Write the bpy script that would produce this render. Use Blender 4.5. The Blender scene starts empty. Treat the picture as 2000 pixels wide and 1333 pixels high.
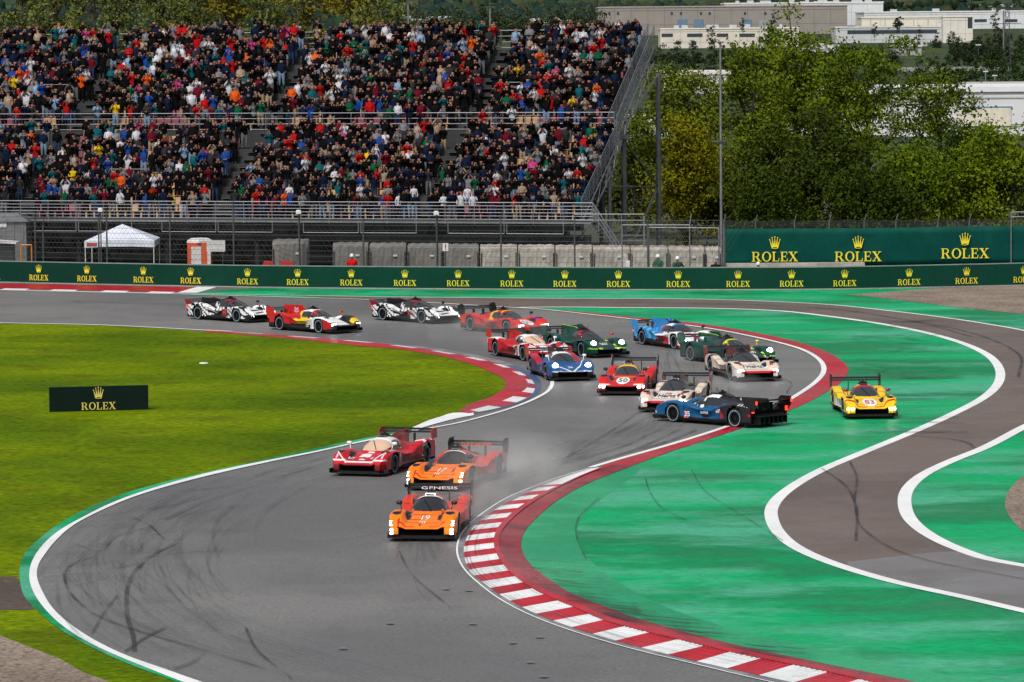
import bpy, bmesh, math, random
import numpy as np
from mathutils import Vector, Matrix, geometry
R_ = random.Random(7)
NR = np.random.default_rng(11)
C = bpy.context.scene.collection
PI = math.pi
rad = math.radians

# ------------------------------------------------------------------ camera, sky, sun, exposure
FPX, CH = 8000.0, 14.5                       # focal length in photo pixels, camera height
PITCH = math.atan((666.5-66.0)/FPX); ROLL = rad(0.5)
F_ = Vector((0, math.cos(PITCH), -math.sin(PITCH)))
U0 = Vector((0, math.sin(PITCH), math.cos(PITCH))); R0 = Vector((1, 0, 0))
Uc = U0*math.cos(ROLL) + R0*math.sin(ROLL)
Rc = R0*math.cos(ROLL) - U0*math.sin(ROLL)
cam_d = bpy.data.cameras.new("camera"); cam = bpy.data.objects.new("camera", cam_d); C.objects.link(cam)
m = Matrix((Rc, Uc, -F_)).transposed().to_4x4(); m.translation = (0, 0, CH)
cam.matrix_world = m
cam_d.sensor_width = 36; cam_d.lens = FPX/2000*36; cam_d.clip_start = 1; cam_d.clip_end = 20000
bpy.context.scene.camera = cam
bpy.context.scene.render.resolution_x = 1024; bpy.context.scene.render.resolution_y = 682
W = bpy.data.worlds.new("World"); bpy.context.scene.world = W; W.use_nodes = True
wn = W.node_tree; bg = wn.nodes["Background"]
sk = wn.nodes.new("ShaderNodeTexSky"); sk.sky_type = 'NISHITA'; sk.sun_disc = False
SUN_EL, SUN_ROT = rad(52), rad(205)
sk.sun_elevation = SUN_EL; sk.sun_rotation = SUN_ROT; sk.air_density = 1.0; sk.dust_density = 4.0; sk.ozone_density = 1.0
hs = wn.nodes.new("ShaderNodeHueSaturation"); hs.inputs['Saturation'].default_value = 0.35
wn.links.new(sk.outputs[0], hs.inputs['Color']); wn.links.new(hs.outputs[0], bg.inputs[0])
bg.inputs[1].default_value = 0.075
sd = bpy.data.lights.new("sun", 'SUN'); so = bpy.data.objects.new("sun", sd); C.objects.link(so)
sd.energy = 2.3; sd.angle = rad(11); sd.color = (1, .96, .9)
sv = Vector((math.sin(SUN_ROT)*math.cos(SUN_EL), math.cos(SUN_ROT)*math.cos(SUN_EL), math.sin(SUN_EL)))
so.rotation_euler = sv.to_track_quat('Z', 'Y').to_euler(); so.location = (0, 0, 60)
vs = bpy.context.scene.view_settings
vs.view_transform = 'Standard'; vs.look = 'None'; vs.gamma = 1; vs.exposure = 0.38
bpy.context.scene.cycles.volume_bounces = 3

def ray(x, y):
    return F_ + Rc*((x-1000)/FPX) - Uc*((y-666.5)/FPX)
def gp(x, y, z=0.0):                          # photo pixel -> point on the level z
    d = ray(x, y); t = (z-CH)/d.z
    return Vector((d.x*t, d.y*t, z))
def dp(x, y, depth):                          # photo pixel -> point at a given distance along +Y
    d = ray(x, y); t = depth/d.y
    return Vector((d.x*t, depth, CH+d.z*t))

# ------------------------------------------------------------------ materials
def nodes(name):
    m = bpy.data.materials.new(name); m.use_nodes = True
    nt = m.node_tree; return m, nt, nt.nodes["Principled BSDF"]
MATS = {}
def pm(name, col=(.5, .5, .5), rough=.6, metal=0, var=.15, scale=2.0, coat=0, attr=False, emit=0, spec=.5, bump=0, bscale=20, alpha=1):
    if name in MATS: return MATS[name]
    m, nt, b = nodes(name); N = nt.nodes; L = nt.links
    b.inputs['Roughness'].default_value = rough; b.inputs['Metallic'].default_value = metal
    b.inputs['Coat Weight'].default_value = coat; b.inputs['Coat Roughness'].default_value = .08
    b.inputs['Specular IOR Level'].default_value = spec; b.inputs['Alpha'].default_value = alpha
    tc = N.new('ShaderNodeTexCoord')
    if attr:
        a = N.new('ShaderNodeAttribute'); a.attribute_name = 'Col'; src = a.outputs['Color']
    else:
        r = N.new('ShaderNodeRGB'); r.outputs[0].default_value = (*col, 1); src = r.outputs[0]
    if var > 0:
        n = N.new('ShaderNodeTexNoise'); n.inputs['Scale'].default_value = scale; n.inputs['Detail'].default_value = 5
        L.new(tc.outputs['Object'], n.inputs['Vector'])
        mr = N.new('ShaderNodeMapRange'); mr.inputs[1].default_value = .3; mr.inputs[2].default_value = .7
        mr.inputs[3].default_value = 1-var; mr.inputs[4].default_value = 1+var
        L.new(n.outputs[0], mr.inputs[0])
        mx = N.new('ShaderNodeVectorMath'); mx.operation = 'SCALE'
        L.new(src, mx.inputs[0]); L.new(mr.outputs[0], mx.inputs['Scale']); src = mx.outputs[0]
    L.new(src, b.inputs['Base Color'])
    if emit:
        L.new(src, b.inputs['Emission Color']); b.inputs['Emission Strength'].default_value = emit
    if bump:
        n2 = N.new('ShaderNodeTexNoise'); n2.inputs['Scale'].default_value = bscale; n2.inputs['Detail'].default_value = 4
        L.new(tc.outputs['Object'], n2.inputs['Vector'])
        bp = N.new('ShaderNodeBump'); bp.inputs['Strength'].default_value = bump; bp.inputs['Distance'].default_value = .05
        L.new(n2.outputs[0], bp.inputs['Height']); L.new(bp.outputs[0], b.inputs['Normal'])
    MATS[name] = m; return m

def ground_mat(name, c1, c2, c3=None, scales=(.08, 1.2, 12), rough=(.3, .6), spec=.5, c3amt=.5, thr=(.4, .6), bump=.3, bsc=25, rsc=.15, stretch=(1, 1, 1), fine=.12, c3thr=(.5, .68)):
    """painted / paved / grown ground: large patches c1-c2, middle patches c3, fine grain, uneven wetness"""
    m, nt, b = nodes(name); N = nt.nodes; L = nt.links
    g = N.new('ShaderNodeNewGeometry'); mp = N.new('ShaderNodeMapping'); mp.inputs['Scale'].default_value = stretch
    L.new(g.outputs['Position'], mp.inputs['Vector']); P = mp.outputs[0]
    def noise(s, d=5, r=.6):
        n = N.new('ShaderNodeTexNoise'); n.inputs['Scale'].default_value = s; n.inputs['Detail'].default_value = d; n.inputs['Roughness'].default_value = r
        L.new(P, n.inputs['Vector']); return n.outputs[0]
    def ramp(v, a, bb, lo=0., hi=1.):
        r = N.new('ShaderNodeMapRange'); r.inputs[1].default_value = a; r.inputs[2].default_value = bb
        r.inputs[3].default_value = lo; r.inputs[4].default_value = hi; L.new(v, r.inputs[0]); return r.outputs[0]
    def mix(f, a, bb):
        x = N.new('ShaderNodeMix'); x.data_type = 'RGBA'
        if isinstance(f, float): x.inputs[0].default_value = f
        else: L.new(f, x.inputs[0])
        for i, v in ((6, a), (7, bb)):
            if isinstance(v, tuple): x.inputs[i].default_value = (*v, 1)
            else: L.new(v, x.inputs[i])
        return x.outputs[2]
    col = mix(ramp(noise(scales[0]), thr[0], thr[1]), c1, c2)
    if c3: col = mix(ramp(noise(scales[1], 6, .65), c3thr[0], c3thr[1], 0, c3amt), col, c3)
    fn = ramp(noise(scales[2], 3, .7), .3, .7, 1-fine, 1+fine)
    sc = N.new('ShaderNodeVectorMath'); sc.operation = 'SCALE'; L.new(col, sc.inputs[0]); L.new(fn, sc.inputs['Scale'])
    col = sc.outputs[0]
    L.new(col, b.inputs['Base Color'])
    L.new(ramp(noise(rsc, 5, .6), .35, .65, rough[0], rough[1]), b.inputs['Roughness'])
    b.inputs['Specular IOR Level'].default_value = spec
    if bump:
        bp = N.new('ShaderNodeBump'); bp.inputs['Strength'].default_value = bump; bp.inputs['Distance'].default_value = .03
        L.new(noise(bsc, 3, .6), bp.inputs['Height']); L.new(bp.outputs[0], b.inputs['Normal'])
    return m

# ------------------------------------------------------------------ object helpers
def tag(o, label=None, cat=None, group=None, kind=None):
    if label: o['label'] = label
    if cat: o['category'] = cat
    if group: o['group'] = group
    if kind: o['kind'] = kind
    return o
def empty(name, loc=(0, 0, 0), rz=0, label=None, cat=None, group=None):
    o = bpy.data.objects.new(name, None); C.objects.link(o); o.location = loc; o.rotation_euler = (0, 0, rz)
    o.empty_display_size = .3
    return tag(o, label, cat, group)
def mesh_np(name, V, faces, mats, parent=None, fm=None, cols=None, smooth=False):
    """V (n,3); faces: list of tuples or (k,4) array"""
    me = bpy.data.meshes.new(name)
    V = np.asarray(V, dtype=np.float32)
    if isinstance(faces, np.ndarray):
        k, w = faces.shape
        me.vertices.add(len(V)); me.vertices.foreach_set('co', V.ravel())
        me.loops.add(k*w); me.loops.foreach_set('vertex_index', faces.astype(np.int32).ravel())
        me.polygons.add(k); me.polygons.foreach_set('loop_start', np.arange(k, dtype=np.int32)*w)
        me.update(calc_edges=True)
    else:
        me.from_pydata([tuple(v) for v in V.tolist()], [], faces); me.update()
    for mt in (mats if isinstance(mats, (list, tuple)) else [mats]): me.materials.append(mt)
    if fm is not None: me.polygons.foreach_set('material_index', np.asarray(fm, dtype=np.int32))
    if cols is not None:
        ca = me.color_attributes.new('Col', 'FLOAT_COLOR', 'CORNER')
        per = np.asarray(cols, dtype=np.float32)
        ls = np.empty(len(me.polygons), dtype=np.int32); me.polygons.foreach_get('loop_total', ls)
        full = np.ones((len(me.loops), 4), dtype=np.float32); full[:, :3] = np.repeat(per, ls, axis=0)
        ca.data.foreach_set('color', full.ravel())
    if smooth: me.polygons.foreach_set('use_smooth', np.ones(len(me.polygons), dtype=bool))
    me.update()
    o = bpy.data.objects.new(name, me); C.objects.link(o)
    if parent is not None: o.parent = parent
    return o
class MB:
    def __init__(s): s.v = []; s.f = []; s.m = []; s.c = []
    def add(s, V, F, mi=0, col=None):
        n = len(s.v); s.v += [tuple(v) for v in V]; s.f += [tuple(i+n for i in f) for f in F]
        s.m += [mi]*len(F); s.c += [col or (1, 1, 1)]*len(F); return s
    def box(s, c, sz, rz=0, mi=0, col=None, M=None):
        hx, hy, hz = sz[0]/2, sz[1]/2, sz[2]/2
        V = [Vector((x, y, z)) for x in (-hx, hx) for y in (-hy, hy) for z in (-hz, hz)]
        T = Matrix.Translation(c) @ Matrix.Rotation(rz, 4, 'Z')
        if M is not None: T = Matrix.Translation(c) @ M.to_4x4()
        V = [T @ v for v in V]
        return s.add(V, [(0, 1, 3, 2), (4, 6, 7, 5), (0, 4, 5, 1), (2, 3, 7, 6), (0, 2, 6, 4), (1, 5, 7, 3)], mi, col)
    def tube(s, a, b, r, n=6, r2=None, mi=0, col=None, cap=True):
        a = Vector(a); b = Vector(b); d = b-a
        if d.length < 1e-6: return s
        q = d.to_track_quat('Z', 'Y'); r2 = r if r2 is None else r2
        V = [a+q@Vector((math.cos(t*2*PI/n)*r, math.sin(t*2*PI/n)*r, 0)) for t in range(n)]
        V += [b+q@Vector((math.cos(t*2*PI/n)*r2, math.sin(t*2*PI/n)*r2, 0)) for t in range(n)]
        F = [(i, (i+1) % n, n+(i+1) % n, n+i) for i in range(n)]
        if cap: F += [tuple(range(n-1, -1, -1)), tuple(range(n, 2*n))]
        return s.add(V, F, mi, col)
    def lathe(s, prof, n=24, axis='Z', off=(0, 0, 0), mi=0, col=None, mis=None):
        V = []; off = Vector(off)
        for r, h in prof:
            for t in range(n):
                c_, s_ = math.cos(t*2*PI/n)*r, math.sin(t*2*PI/n)*r
                V.append(off+(Vector((c_, s_, h)) if axis == 'Z' else Vector((c_, h, s_))))
        for k in range(len(prof)-1):
            F = [(k*n+i, k*n+(i+1) % n, (k+1)*n+(i+1) % n, (k+1)*n+i) for i in range(n)]
            if k == 0: s0 = len(s.v); s.v += [tuple(v) for v in V]
            s.f += [tuple(i+s0 for i in f) for f in F]; s.m += [mis[k] if mis else mi]*n; s.c += [col or (1, 1, 1)]*n
        return s
    def prism(s, pts, h0, h1, T=None, mi=0, col=None):
        """polygon pts (x,y) extruded from h0 to h1 along z, then transformed by T"""
        n = len(pts); V = [Vector((p[0], p[1], h0)) for p in pts]+[Vector((p[0], p[1], h1)) for p in pts]
        if T is not None: V = [T @ v for v in V]
        F = [(i, (i+1) % n, n+(i+1) % n, n+i) for i in range(n)]
        for t in geometry.tessellate_polygon([[Vector((p[0], p[1], 0)) for p in pts]]):
            F += [tuple(t), tuple(n+i for i in reversed(t))]
        return s.add(V, F, mi, col)
    def build(s, name, mats, parent=None, smooth=False, cols=False):
        return mesh_np(name, np.array(s.v), s.f, mats, parent, s.m, s.c if cols else None, smooth)

def crom(P, step):                            # smooth resampled line through points (2-D)
    P = [Vector((p[0], p[1])) for p in P]; out = []
    for i in range(len(P)-1):
        p0 = P[max(i-1, 0)]; p1 = P[i]; p2 = P[i+1]; p3 = P[min(i+2, len(P)-1)]
        d = (p2-p1).length; n = max(1, int(d/step))
        # centripetal-ish tangents
        d0 = max((p1-p0).length, 1e-6); d2 = max((p3-p2).length, 1e-6)
        m1 = ((p2-p1)/d*d0 + (p1-p0)/d0*d)/(d0+d)*d if i > 0 else (p2-p1)
        m2 = ((p3-p2)/d2*d + (p2-p1)/d*d2)/(d2+d)*d if i < len(P)-2 else (p2-p1)
        for k in range(n):
            t = k/n; a = 2*t**3-3*t*t+1; b_ = t**3-2*t*t+t; c = -2*t**3+3*t*t; e = t**3-t*t
            out.append(p1*a+m1*b_+p2*c+m2*e)
    out.append(P[-1]); return out
def G(px): return [gp(x, y).to_2d() for x, y in px]
def GC(px, step=1.0): return crom(G(px), step)
def resamp(P, n):
    L = [0]
    for i in range(1, len(P)): L.append(L[-1]+(P[i]-P[i-1]).length)
    out = []; j = 0
    for k in range(n):
        t = L[-1]*k/(n-1)
        while j < len(L)-2 and L[j+1] < t: j += 1
        f = (t-L[j])/max(L[j+1]-L[j], 1e-9); out.append(P[j].lerp(P[j+1], min(1, f)))
    return out
def sheet(name, P, z, mat, kind='structure', parent=None):
    V = [Vector((p.x, p.y, z)) for p in P]
    F = [tuple(t) for t in geometry.tessellate_polygon([[Vector((p.x, p.y, 0)) for p in P]])]
    o = mesh_np(name, np.array([tuple(v) for v in V]), F, mat, parent)
    bm = bmesh.new(); bm.from_mesh(o.data); bmesh.ops.recalc_face_normals(bm, faces=bm.faces)
    for f in bm.faces:
        if f.normal.z < 0: f.normal_flip()
    bm.to_mesh(o.data); bm.free()
    if kind and parent is None: o['kind'] = kind
    return o
def strip(name, A, B, zA, zB, mat, n=None, fm=None, kind='structure', parent=None, skirt=False):
    n = n or max(len(A), len(B)); A = resamp(A, n); B = resamp(B, n)
    V = [(p.x, p.y, zA) for p in A]+[(p.x, p.y, zB(i/(n-1)) if callable(zB) else zB) for i, p in enumerate(B)]
    F = []
    for i in range(n-1):
        f = (i, i+1, n+i+1, n+i)
        a = A[i+1]-A[i]; b = B[i]-A[i]
        F.append(f if a.x*b.y-a.y*b.x > 0 else f[::-1])
    mi = [fm(i/(n-1)) for i in range(n-1)] if fm else [0]*(n-1)
    if skirt:                                   # inner edge drops to the ground
        k = len(V); V += [(p.x, p.y, 0) for p in B]
        for i in range(n-1): F.append((n+i, n+i+1, k+i+1, k+i)); mi.append(mi[i])
    o = mesh_np(name, np.array(V), F, mat, parent, mi)
    if kind and parent is None: o['kind'] = kind
    return o
def ribbon(P, w, off=0.0):
    A = []; B = []
    for i, p in enumerate(P):
        t = (P[min(i+1, len(P)-1)]-P[max(i-1, 0)]).normalized(); nrm = Vector((-t.y, t.x))
        A.append(p+nrm*(off+w/2)); B.append(p+nrm*(off-w/2))
    return A, B
def line(name, P, w, z, mat, off=0.0, parent=None):
    A, B = ribbon(P, w, off); return strip(name, A, B, z, z, mat, n=len(P), parent=parent)
# ------------------------------------------------------------------ ground, track, paint
M_asph = ground_mat('wet_asphalt', (.115, .115, .117), (.175, .172, .168), (.095, .095, .098), scales=(.045, .3, 9), rough=(.38, .6), c3amt=.5, fine=.34, bump=.35, bsc=40, rsc=.06, spec=.4)
M_brown = ground_mat('old_asphalt', (.145, .108, .09), (.105, .08, .068), (.165, .14, .128), scales=(.09, .4, 9), rough=(.35, .6), c3amt=.5, fine=.3, bump=.3, bsc=40, spec=.4)
M_grass = ground_mat('grass', (.050, .102, .0), (.140, .200, .0), (.06, .058, .003), scales=(.12, .5, 4.0), rough=(.8, .95), c3amt=.6, fine=.55, bump=1., bsc=9, spec=.05, thr=(.33, .67), stretch=(.8, 1, 1))
M_green = ground_mat('green_paint', (.0, .19, .065), (.0, .32, .115), (.065, .36, .22), scales=(.10, .17, 5), rough=(.35, .7), c3amt=.85, fine=.24, bump=.3, bsc=30, rsc=.2, spec=.12, stretch=(.55, 1, 1), thr=(.45, .55), c3thr=(.48, .6))  # pale patches put the sky's reflection on wet paint into the colour
M_red = ground_mat('red_paint', (.47, .004, .018), (.36, .003, .013), (.22, .004, .01), scales=(.4, 1.6, 9), rough=(.25, .5), c3amt=.55, fine=.15, bump=.1, spec=.4)
M_white = ground_mat('white_paint', (.78, .79, .8), (.66, .68, .7), (.4, .42, .45), scales=(.5, 2.2, 12), rough=(.3, .5), c3amt=.4, fine=.08, bump=.1)
M_line = ground_mat('line_paint', (.84, .85, .86), (.76, .77, .79), (.6, .61, .62), scales=(.4, 2.2, 12), rough=(.35, .55), c3amt=.3, fine=.05, bump=.05)
M_grav = ground_mat('gravel', (.27, .215, .175), (.19, .15, .12), (.07, .052, .04), scales=(.3, 5, 9), rough=(.8, .95), c3amt=.9, fine=.5, bump=1., bsc=9, spec=.2)
M_dirt = ground_mat('dirt', (.05, .045, .03), (.035, .05, .018), (.07, .06, .05), scales=(.05, .5, 4), rough=(.8, .95), fine=.3)
M_gutter = ground_mat('gutter', (.25, .26, .28), (.14, .145, .16), (.08, .08, .09), scales=(.6, 2, 15), rough=(.25, .5), fine=.2)
M_blue = ground_mat('blue_paint', (.03, .08, .22), (.07, .10, .16), (.14, .15, .18), scales=(.6, 2, 15), rough=(.3, .5), fine=.15)
M_conc = ground_mat('concrete', (.32, .31, .3), (.24, .235, .23), (.14, .14, .135), scales=(.3, 1.5, 12), rough=(.6, .85), fine=.15)

# terrain: flat circuit, rising behind to the industrial estate and the hills
def terr(x, y):
    z = np.interp(y, [-1e4, 600, 1500, 2060, 2150, 2400, 2750, 3600, 5200, 7000, 12000], [0, 0, 3, 5.5, 6.5, 17, 20, 32, 230, 300, 330])
    z = z+np.where(y > 3300, (y-3300)/3000*60*np.sin(x/520+1.3)*np.cos(y/700), 0)
    return z
ys = np.concatenate([np.array([-150., 0, 100, 200, 300, 450]), np.linspace(600, 3600, 40), np.linspace(3700, 9000, 60)])
xs = np.linspace(-1700, 1700, 90)
X, Y = np.meshgrid(xs, ys); Z = terr(X, Y)
V = np.stack([X.ravel(), Y.ravel(), Z.ravel()], 1); nx = len(xs)
Fq = np.array([(j*nx+i, j*nx+i+1, (j+1)*nx+i+1, (j+1)*nx+i) for j in range(len(ys)-1) for i in range(nx-1)])
M_terr = ground_mat('hill_ground', (.03, .055, .028), (.045, .065, .025), (.07, .05, .035), scales=(.006, .012, .08), rough=(.8, .95), fine=.5, c3amt=.7, bump=0, spec=.1)
o = mesh_np('ground', V, Fq, M_terr, smooth=True); o['kind'] = 'structure'
sheet('service_ground', [gp(-700, 536).to_2d(), gp(-200, 547).to_2d(), gp(2250, 550).to_2d(), gp(2600, 538).to_2d(), Vector((110, 420)), Vector((-110, 420))], .006, M_dirt)

# right edge of the race track, far left -> round the bend -> bottom
RE = [(-700, 551), (-120, 564), (0, 568), (350, 576), (525, 581), (700, 586), (847, 593), (945, 599), (1050, 605), (1155, 616), (1242, 625.5), (1320, 634), (1398, 645), (1455, 656), (1510, 668), (1566, 684), (1594, 699), (1608, 715), (1608, 730), (1594, 747), (1566, 767.5), (1531, 788), (1480, 811), (1422, 834), (1300, 873), (1201, 901), (1155, 915)]
KLINE = [(1155, 915), (1089, 934.6), (1039.5, 953), (990, 974), (957, 994), (924, 1019), (903, 1042), (893.5, 1065), (893.5, 1085), (907.5, 1114.5), (940.5, 1146), (990, 1180.5), (1056, 1212), (1155, 1246.5), (1254, 1274.6), (1340, 1295), (1439, 1319), (1505, 1334), (1650, 1370), (1800, 1406)]
KOUT = [(1155, 916.5), (1095.6, 936), (1056, 952), (1016, 971), (977, 991), (944, 1014), (924, 1032), (911, 1054), (906, 1073), (909, 1098), (921, 1121), (950, 1145), (993, 1174), (1056, 1205), (1155, 1240), (1254, 1268), (1340, 1289.5), (1452, 1315), (1531, 1332), (1690, 1371), (1810, 1400)]
KIN = [(1175, 918), (1128.6, 937), (1105.5, 948), (1062.6, 967.6), (1026, 989), (990, 1017), (970, 1042), (965, 1071.6), (977, 1101), (1010, 1136), (1056, 1165.7), (1122, 1194), (1188, 1222), (1254, 1240), (1320, 1256), (1436, 1284), (1594, 1316), (1740, 1350), (1860, 1382)]
KRED = [(1201, 912), (1147, 932), (1118, 945), (1075, 967), (1039, 989), (1002, 1019), (980, 1045), (975, 1072), (987, 1100), (1020, 1132), (1068, 1162), (1134, 1190), (1200, 1217), (1264, 1235), (1330, 1251), (1446, 1279), (1604, 1311), (1750, 1344), (1870, 1376)]
KGRN = [(1300, 887), (1264, 900), (1214.5, 919.8), (1155, 943), (1099, 972.6), (1052.7, 1009), (1026, 1038.6), (1018, 1068), (1033, 1101), (1072.5, 1134), (1122, 1164), (1188, 1190), (1254, 1213.5), (1320, 1232), (1472, 1270), (1637, 1304), (1779, 1333), (1950, 1370)]
RB = [(1050, 604), (1120, 609), (1225, 620), (1345, 631), (1405, 639), (1475, 651), (1562, 671), (1615, 689), (1646, 708), (1657, 725), (1650, 740), (1615, 767), (1545, 802), (1454, 836), (1300, 887)]
FL = [(560, 578), (700, 580.5), (1050, 584), (1400, 586.5), (1475, 589), (1615, 596), (1720, 606.5), (1825, 619), (1930, 634.5), (2000, 647), (2080, 665)]
IL = [(1005, 602.5), (1050, 601.5), (1225, 602.5), (1400, 604), (1510, 608), (1615, 619), (1720, 634), (1815, 653), (1888, 675), (1930, 696), (1950, 718), (1954, 736), (1948, 753), (1920, 779), (1870, 806), (1784, 845), (1680, 888), (1605, 920), (1550, 951), (1523, 972), (1507, 995), (1508, 1018), (1524, 1046), (1558, 1073), (1636, 1106), (1768, 1144), (1884, 1169), (2000, 1196), (2100, 1218), (2350, 1265)]
NL = [(2100, 790), (2000, 836), (1912, 881), (1861, 901), (1795, 935), (1770, 963), (1767, 988), (1782, 1021), (1815, 1047), (1876, 1076), (1942, 1097), (2000, 1107), (2100, 1127), (2350, 1168)]
BAR = [(-700, 537), (-200, 548), (0, 553.5), (250, 559), (500, 563.5), (750, 566), (1000, 567.5), (1250, 568.5), (1400, 568.5), (1650, 567), (1850, 563), (2000, 559.5), (2250, 551), (2600, 539)]
GE_top = [(-700, 614), (-150, 629), (0, 633), (175, 636.5), (385, 647.5), (455, 653), (560, 662), (700, 676.5), (770, 682.5), (840, 693), (910, 710), (955.5, 727), (980, 739.5), (989, 752), (980, 764), (955.5, 778), (915, 792), (900, 806), (857, 818), (805, 838), (700, 860), (595, 882)]
GL = [(805, 838), (700, 860), (595, 882), (482, 906.6), (363, 933), (264, 959), (198, 982.5), (148.5, 1005.6), (109, 1029), (76, 1055), (50, 1080), (39.6, 1106), (39, 1137), (49.5, 1170), (79, 1200), (125, 1236.6), (185, 1269.6), (251, 1299), (323, 1326), (430, 1364), (560, 1405)]
WO = [(805, 842), (700, 864.5), (595, 887), (528, 900), (396, 928), (297, 956), (231, 979), (165, 1010.5), (115.5, 1038.6), (82.5, 1068), (63, 1098), (57, 1124), (63, 1154), (86, 1190), (125, 1227), (178, 1260), (231, 1284.5), (284, 1306), (346.5, 1330.7), (450, 1366), (580, 1407)]
WI = [(805, 845), (700, 867), (595, 890), (541, 901), (409, 930.5), (330, 951), (264, 971.5), (198, 999), (145, 1027), (112, 1055), (89, 1083), (75, 1106), (72, 1126), (82.5, 1157), (109, 1197), (148.5, 1230), (198, 1260), (251, 1284.5), (317, 1307.6), (383, 1331), (480, 1364), (610, 1407)]

far = [gp(x, y).to_2d() for x, y in BAR]
track = sheet('race_track', GC(BAR, 5)+[gp(2700, 1420).to_2d(), gp(-900, 1420).to_2d()], .010, M_asph)
reC = GC(RE, 1.2); klC = GC(KLINE, .5)
# green run-off: everything right of the track edge up to the barrier
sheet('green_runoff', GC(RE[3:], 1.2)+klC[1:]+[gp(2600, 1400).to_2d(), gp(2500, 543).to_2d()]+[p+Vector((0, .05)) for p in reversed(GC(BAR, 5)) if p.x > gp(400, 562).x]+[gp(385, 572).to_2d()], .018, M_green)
# brown escape road
brown = GC(FL, 1.2)+[gp(2112, 690).to_2d(), gp(2128, 720).to_2d(), gp(2122, 765).to_2d()]+GC(NL, .8)+list(reversed(GC(IL, .8)))+[gp(x, y).to_2d() for x, y in ((945, 599), (847, 593), (700, 586))]
sheet('escape_road', brown, .026, M_brown)
line('far_road_line', GC(FL, 1.2), .22, .034, M_line)
line('outer_bend_line', GC([(2080, 665), (2112, 690), (2128, 720), (2122, 765), (2100, 790)], .8), .3, .036, M_line)
line('inner_road_line', GC(IL, .8), .40, .036, M_line)
line('near_road_line', GC(NL, .6), .42, .036, M_line)
# gravel
sheet('gravel_trap', GC([(1652, 577), (1700, 581), (1790, 592), (1910, 606), (2000, 615), (2150, 628)], 2)+[gp(2200, 552).to_2d()]+[p for p in reversed(GC(BAR, 3)) if gp(1661, 567).x < p.x < gp(2150, 550).x], .030, M_grav)
sheet('gravel_pit', GC([(2150, 890), (2040, 912), (2000, 931), (1973.6, 956), (1963.7, 976), (1965, 999), (1980, 1022), (2000, 1040), (2060, 1060), (2200, 1080)], .5), .030, M_grav)
# grass peninsula
gr = GC(GE_top[:-2], 1.0)+GC(GL, .8)[1:]+[gp(-900, 1405).to_2d()]
sheet('grass_field', gr, .018, M_grass)
sheet('gravel_bed', [gp(-200, 1215).to_2d()]+GC([(0, 1243), (49.5, 1263), (115.5, 1289), (165, 1316), (225, 1338), (300, 1370)], .3)+[gp(-250, 1375).to_2d()], .026, M_grav)
sheet('asphalt_patch', G([(-200, 1120), (0, 1128), (30, 1128), (39, 1138), (50, 1171), (68, 1193), (0, 1194), (-200, 1205)]), .024, ground_mat('brown_earth', (.07, .05, .038), (.045, .034, .026), (.10, .08, .065), scales=(.4, 1.5, 6), rough=(.7, .9), fine=.35))
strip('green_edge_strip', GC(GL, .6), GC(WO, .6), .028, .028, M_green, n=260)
strip('white_edge_line', GC(WO, .6), GC(WI, .6), .034, .034, M_line, n=260)
# track edge line along the right, then beside the kerb
line('track_edge_line', reC, .22, .040, M_line, off=.0)
line('kerb_side_line', klC, .05, .030, M_line)
line('inner_edge_line', GC([(-700, 613), (-150, 628), (0, 632), (175, 635.5), (385, 645.5), (455, 649)], 1), .25, .036, M_line)
strip('red_band', GC(RE[8:25], .8), GC(RB, .8), .032, .032, M_red, n=240)
# near kerb
strip('kerb_gutter', klC, GC(KOUT, .4), .022, .024, M_gutter, n=240)
def stripes(total, period, start=0):
    return lambda t: int((t*total+start)/period) % 2
kin = GC(KIN, .4); Lk = sum((kin[i+1]-kin[i]).length for i in range(len(kin)-1))
o = strip('kerb', GC(KOUT, .4), kin, .03, lambda t: .085+.018*((t*Lk/.203) % 1.0), [M_red, M_white], n=1100, fm=lambda t: (1 if t*Lk < 5.2 else stripes(Lk, 1.22, .3)(t)))
strip('kerb_ridge', kin, GC(KRED, .4), .105, .115, M_red, n=300)
strip('kerb_apron', GC(KRED, .4), GC([(1236, 911.3)]+KGRN[2:], .4), .09, .034, ground_mat('apron_red', (.36, .02, .03), (.16, .008, .014), (.06, .02, .02), scales=(.25, 2.5, 12), rough=(.2, .5), c3amt=.85, fine=.4), n=300)
sheet('red_wedge', G([(1304, 886), (1304, 872), (1240, 891), (1180, 909), (1160, 925), (1200, 921), (1232, 912.5), (1268, 899)]), .0335, M_red)
SEAM = [(1262, 905), (1240, 928), (1180, 972), (1135, 1015), (1127, 1048), (1140, 1080), (1180, 1120), (1254, 1165), (1320, 1195), (1440, 1232), (1600, 1270), (1800, 1312), (2000, 1352), (2100, 1372)]
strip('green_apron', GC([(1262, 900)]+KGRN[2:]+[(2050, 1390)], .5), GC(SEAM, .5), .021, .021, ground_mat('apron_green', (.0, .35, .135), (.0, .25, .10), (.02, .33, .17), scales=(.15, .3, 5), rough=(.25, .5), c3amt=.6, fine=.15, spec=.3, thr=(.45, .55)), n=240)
sheet('grey_road_patch', GC([(1655, 1100), (1760, 1088), (1880, 1079), (1905, 1087), (1942, 1097), (2000, 1107), (2100, 1127)], .8)+list(reversed(GC([(1655, 1110), (1768, 1144), (1884, 1169), (2000, 1196), (2100, 1218)], .8))), .030, ground_mat('grey_patch', (.17, .16, .165), (.13, .115, .11), (.2, .195, .2), scales=(.2, .5, 14), rough=(.25, .5), fine=.12, c3amt=.6))
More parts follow.
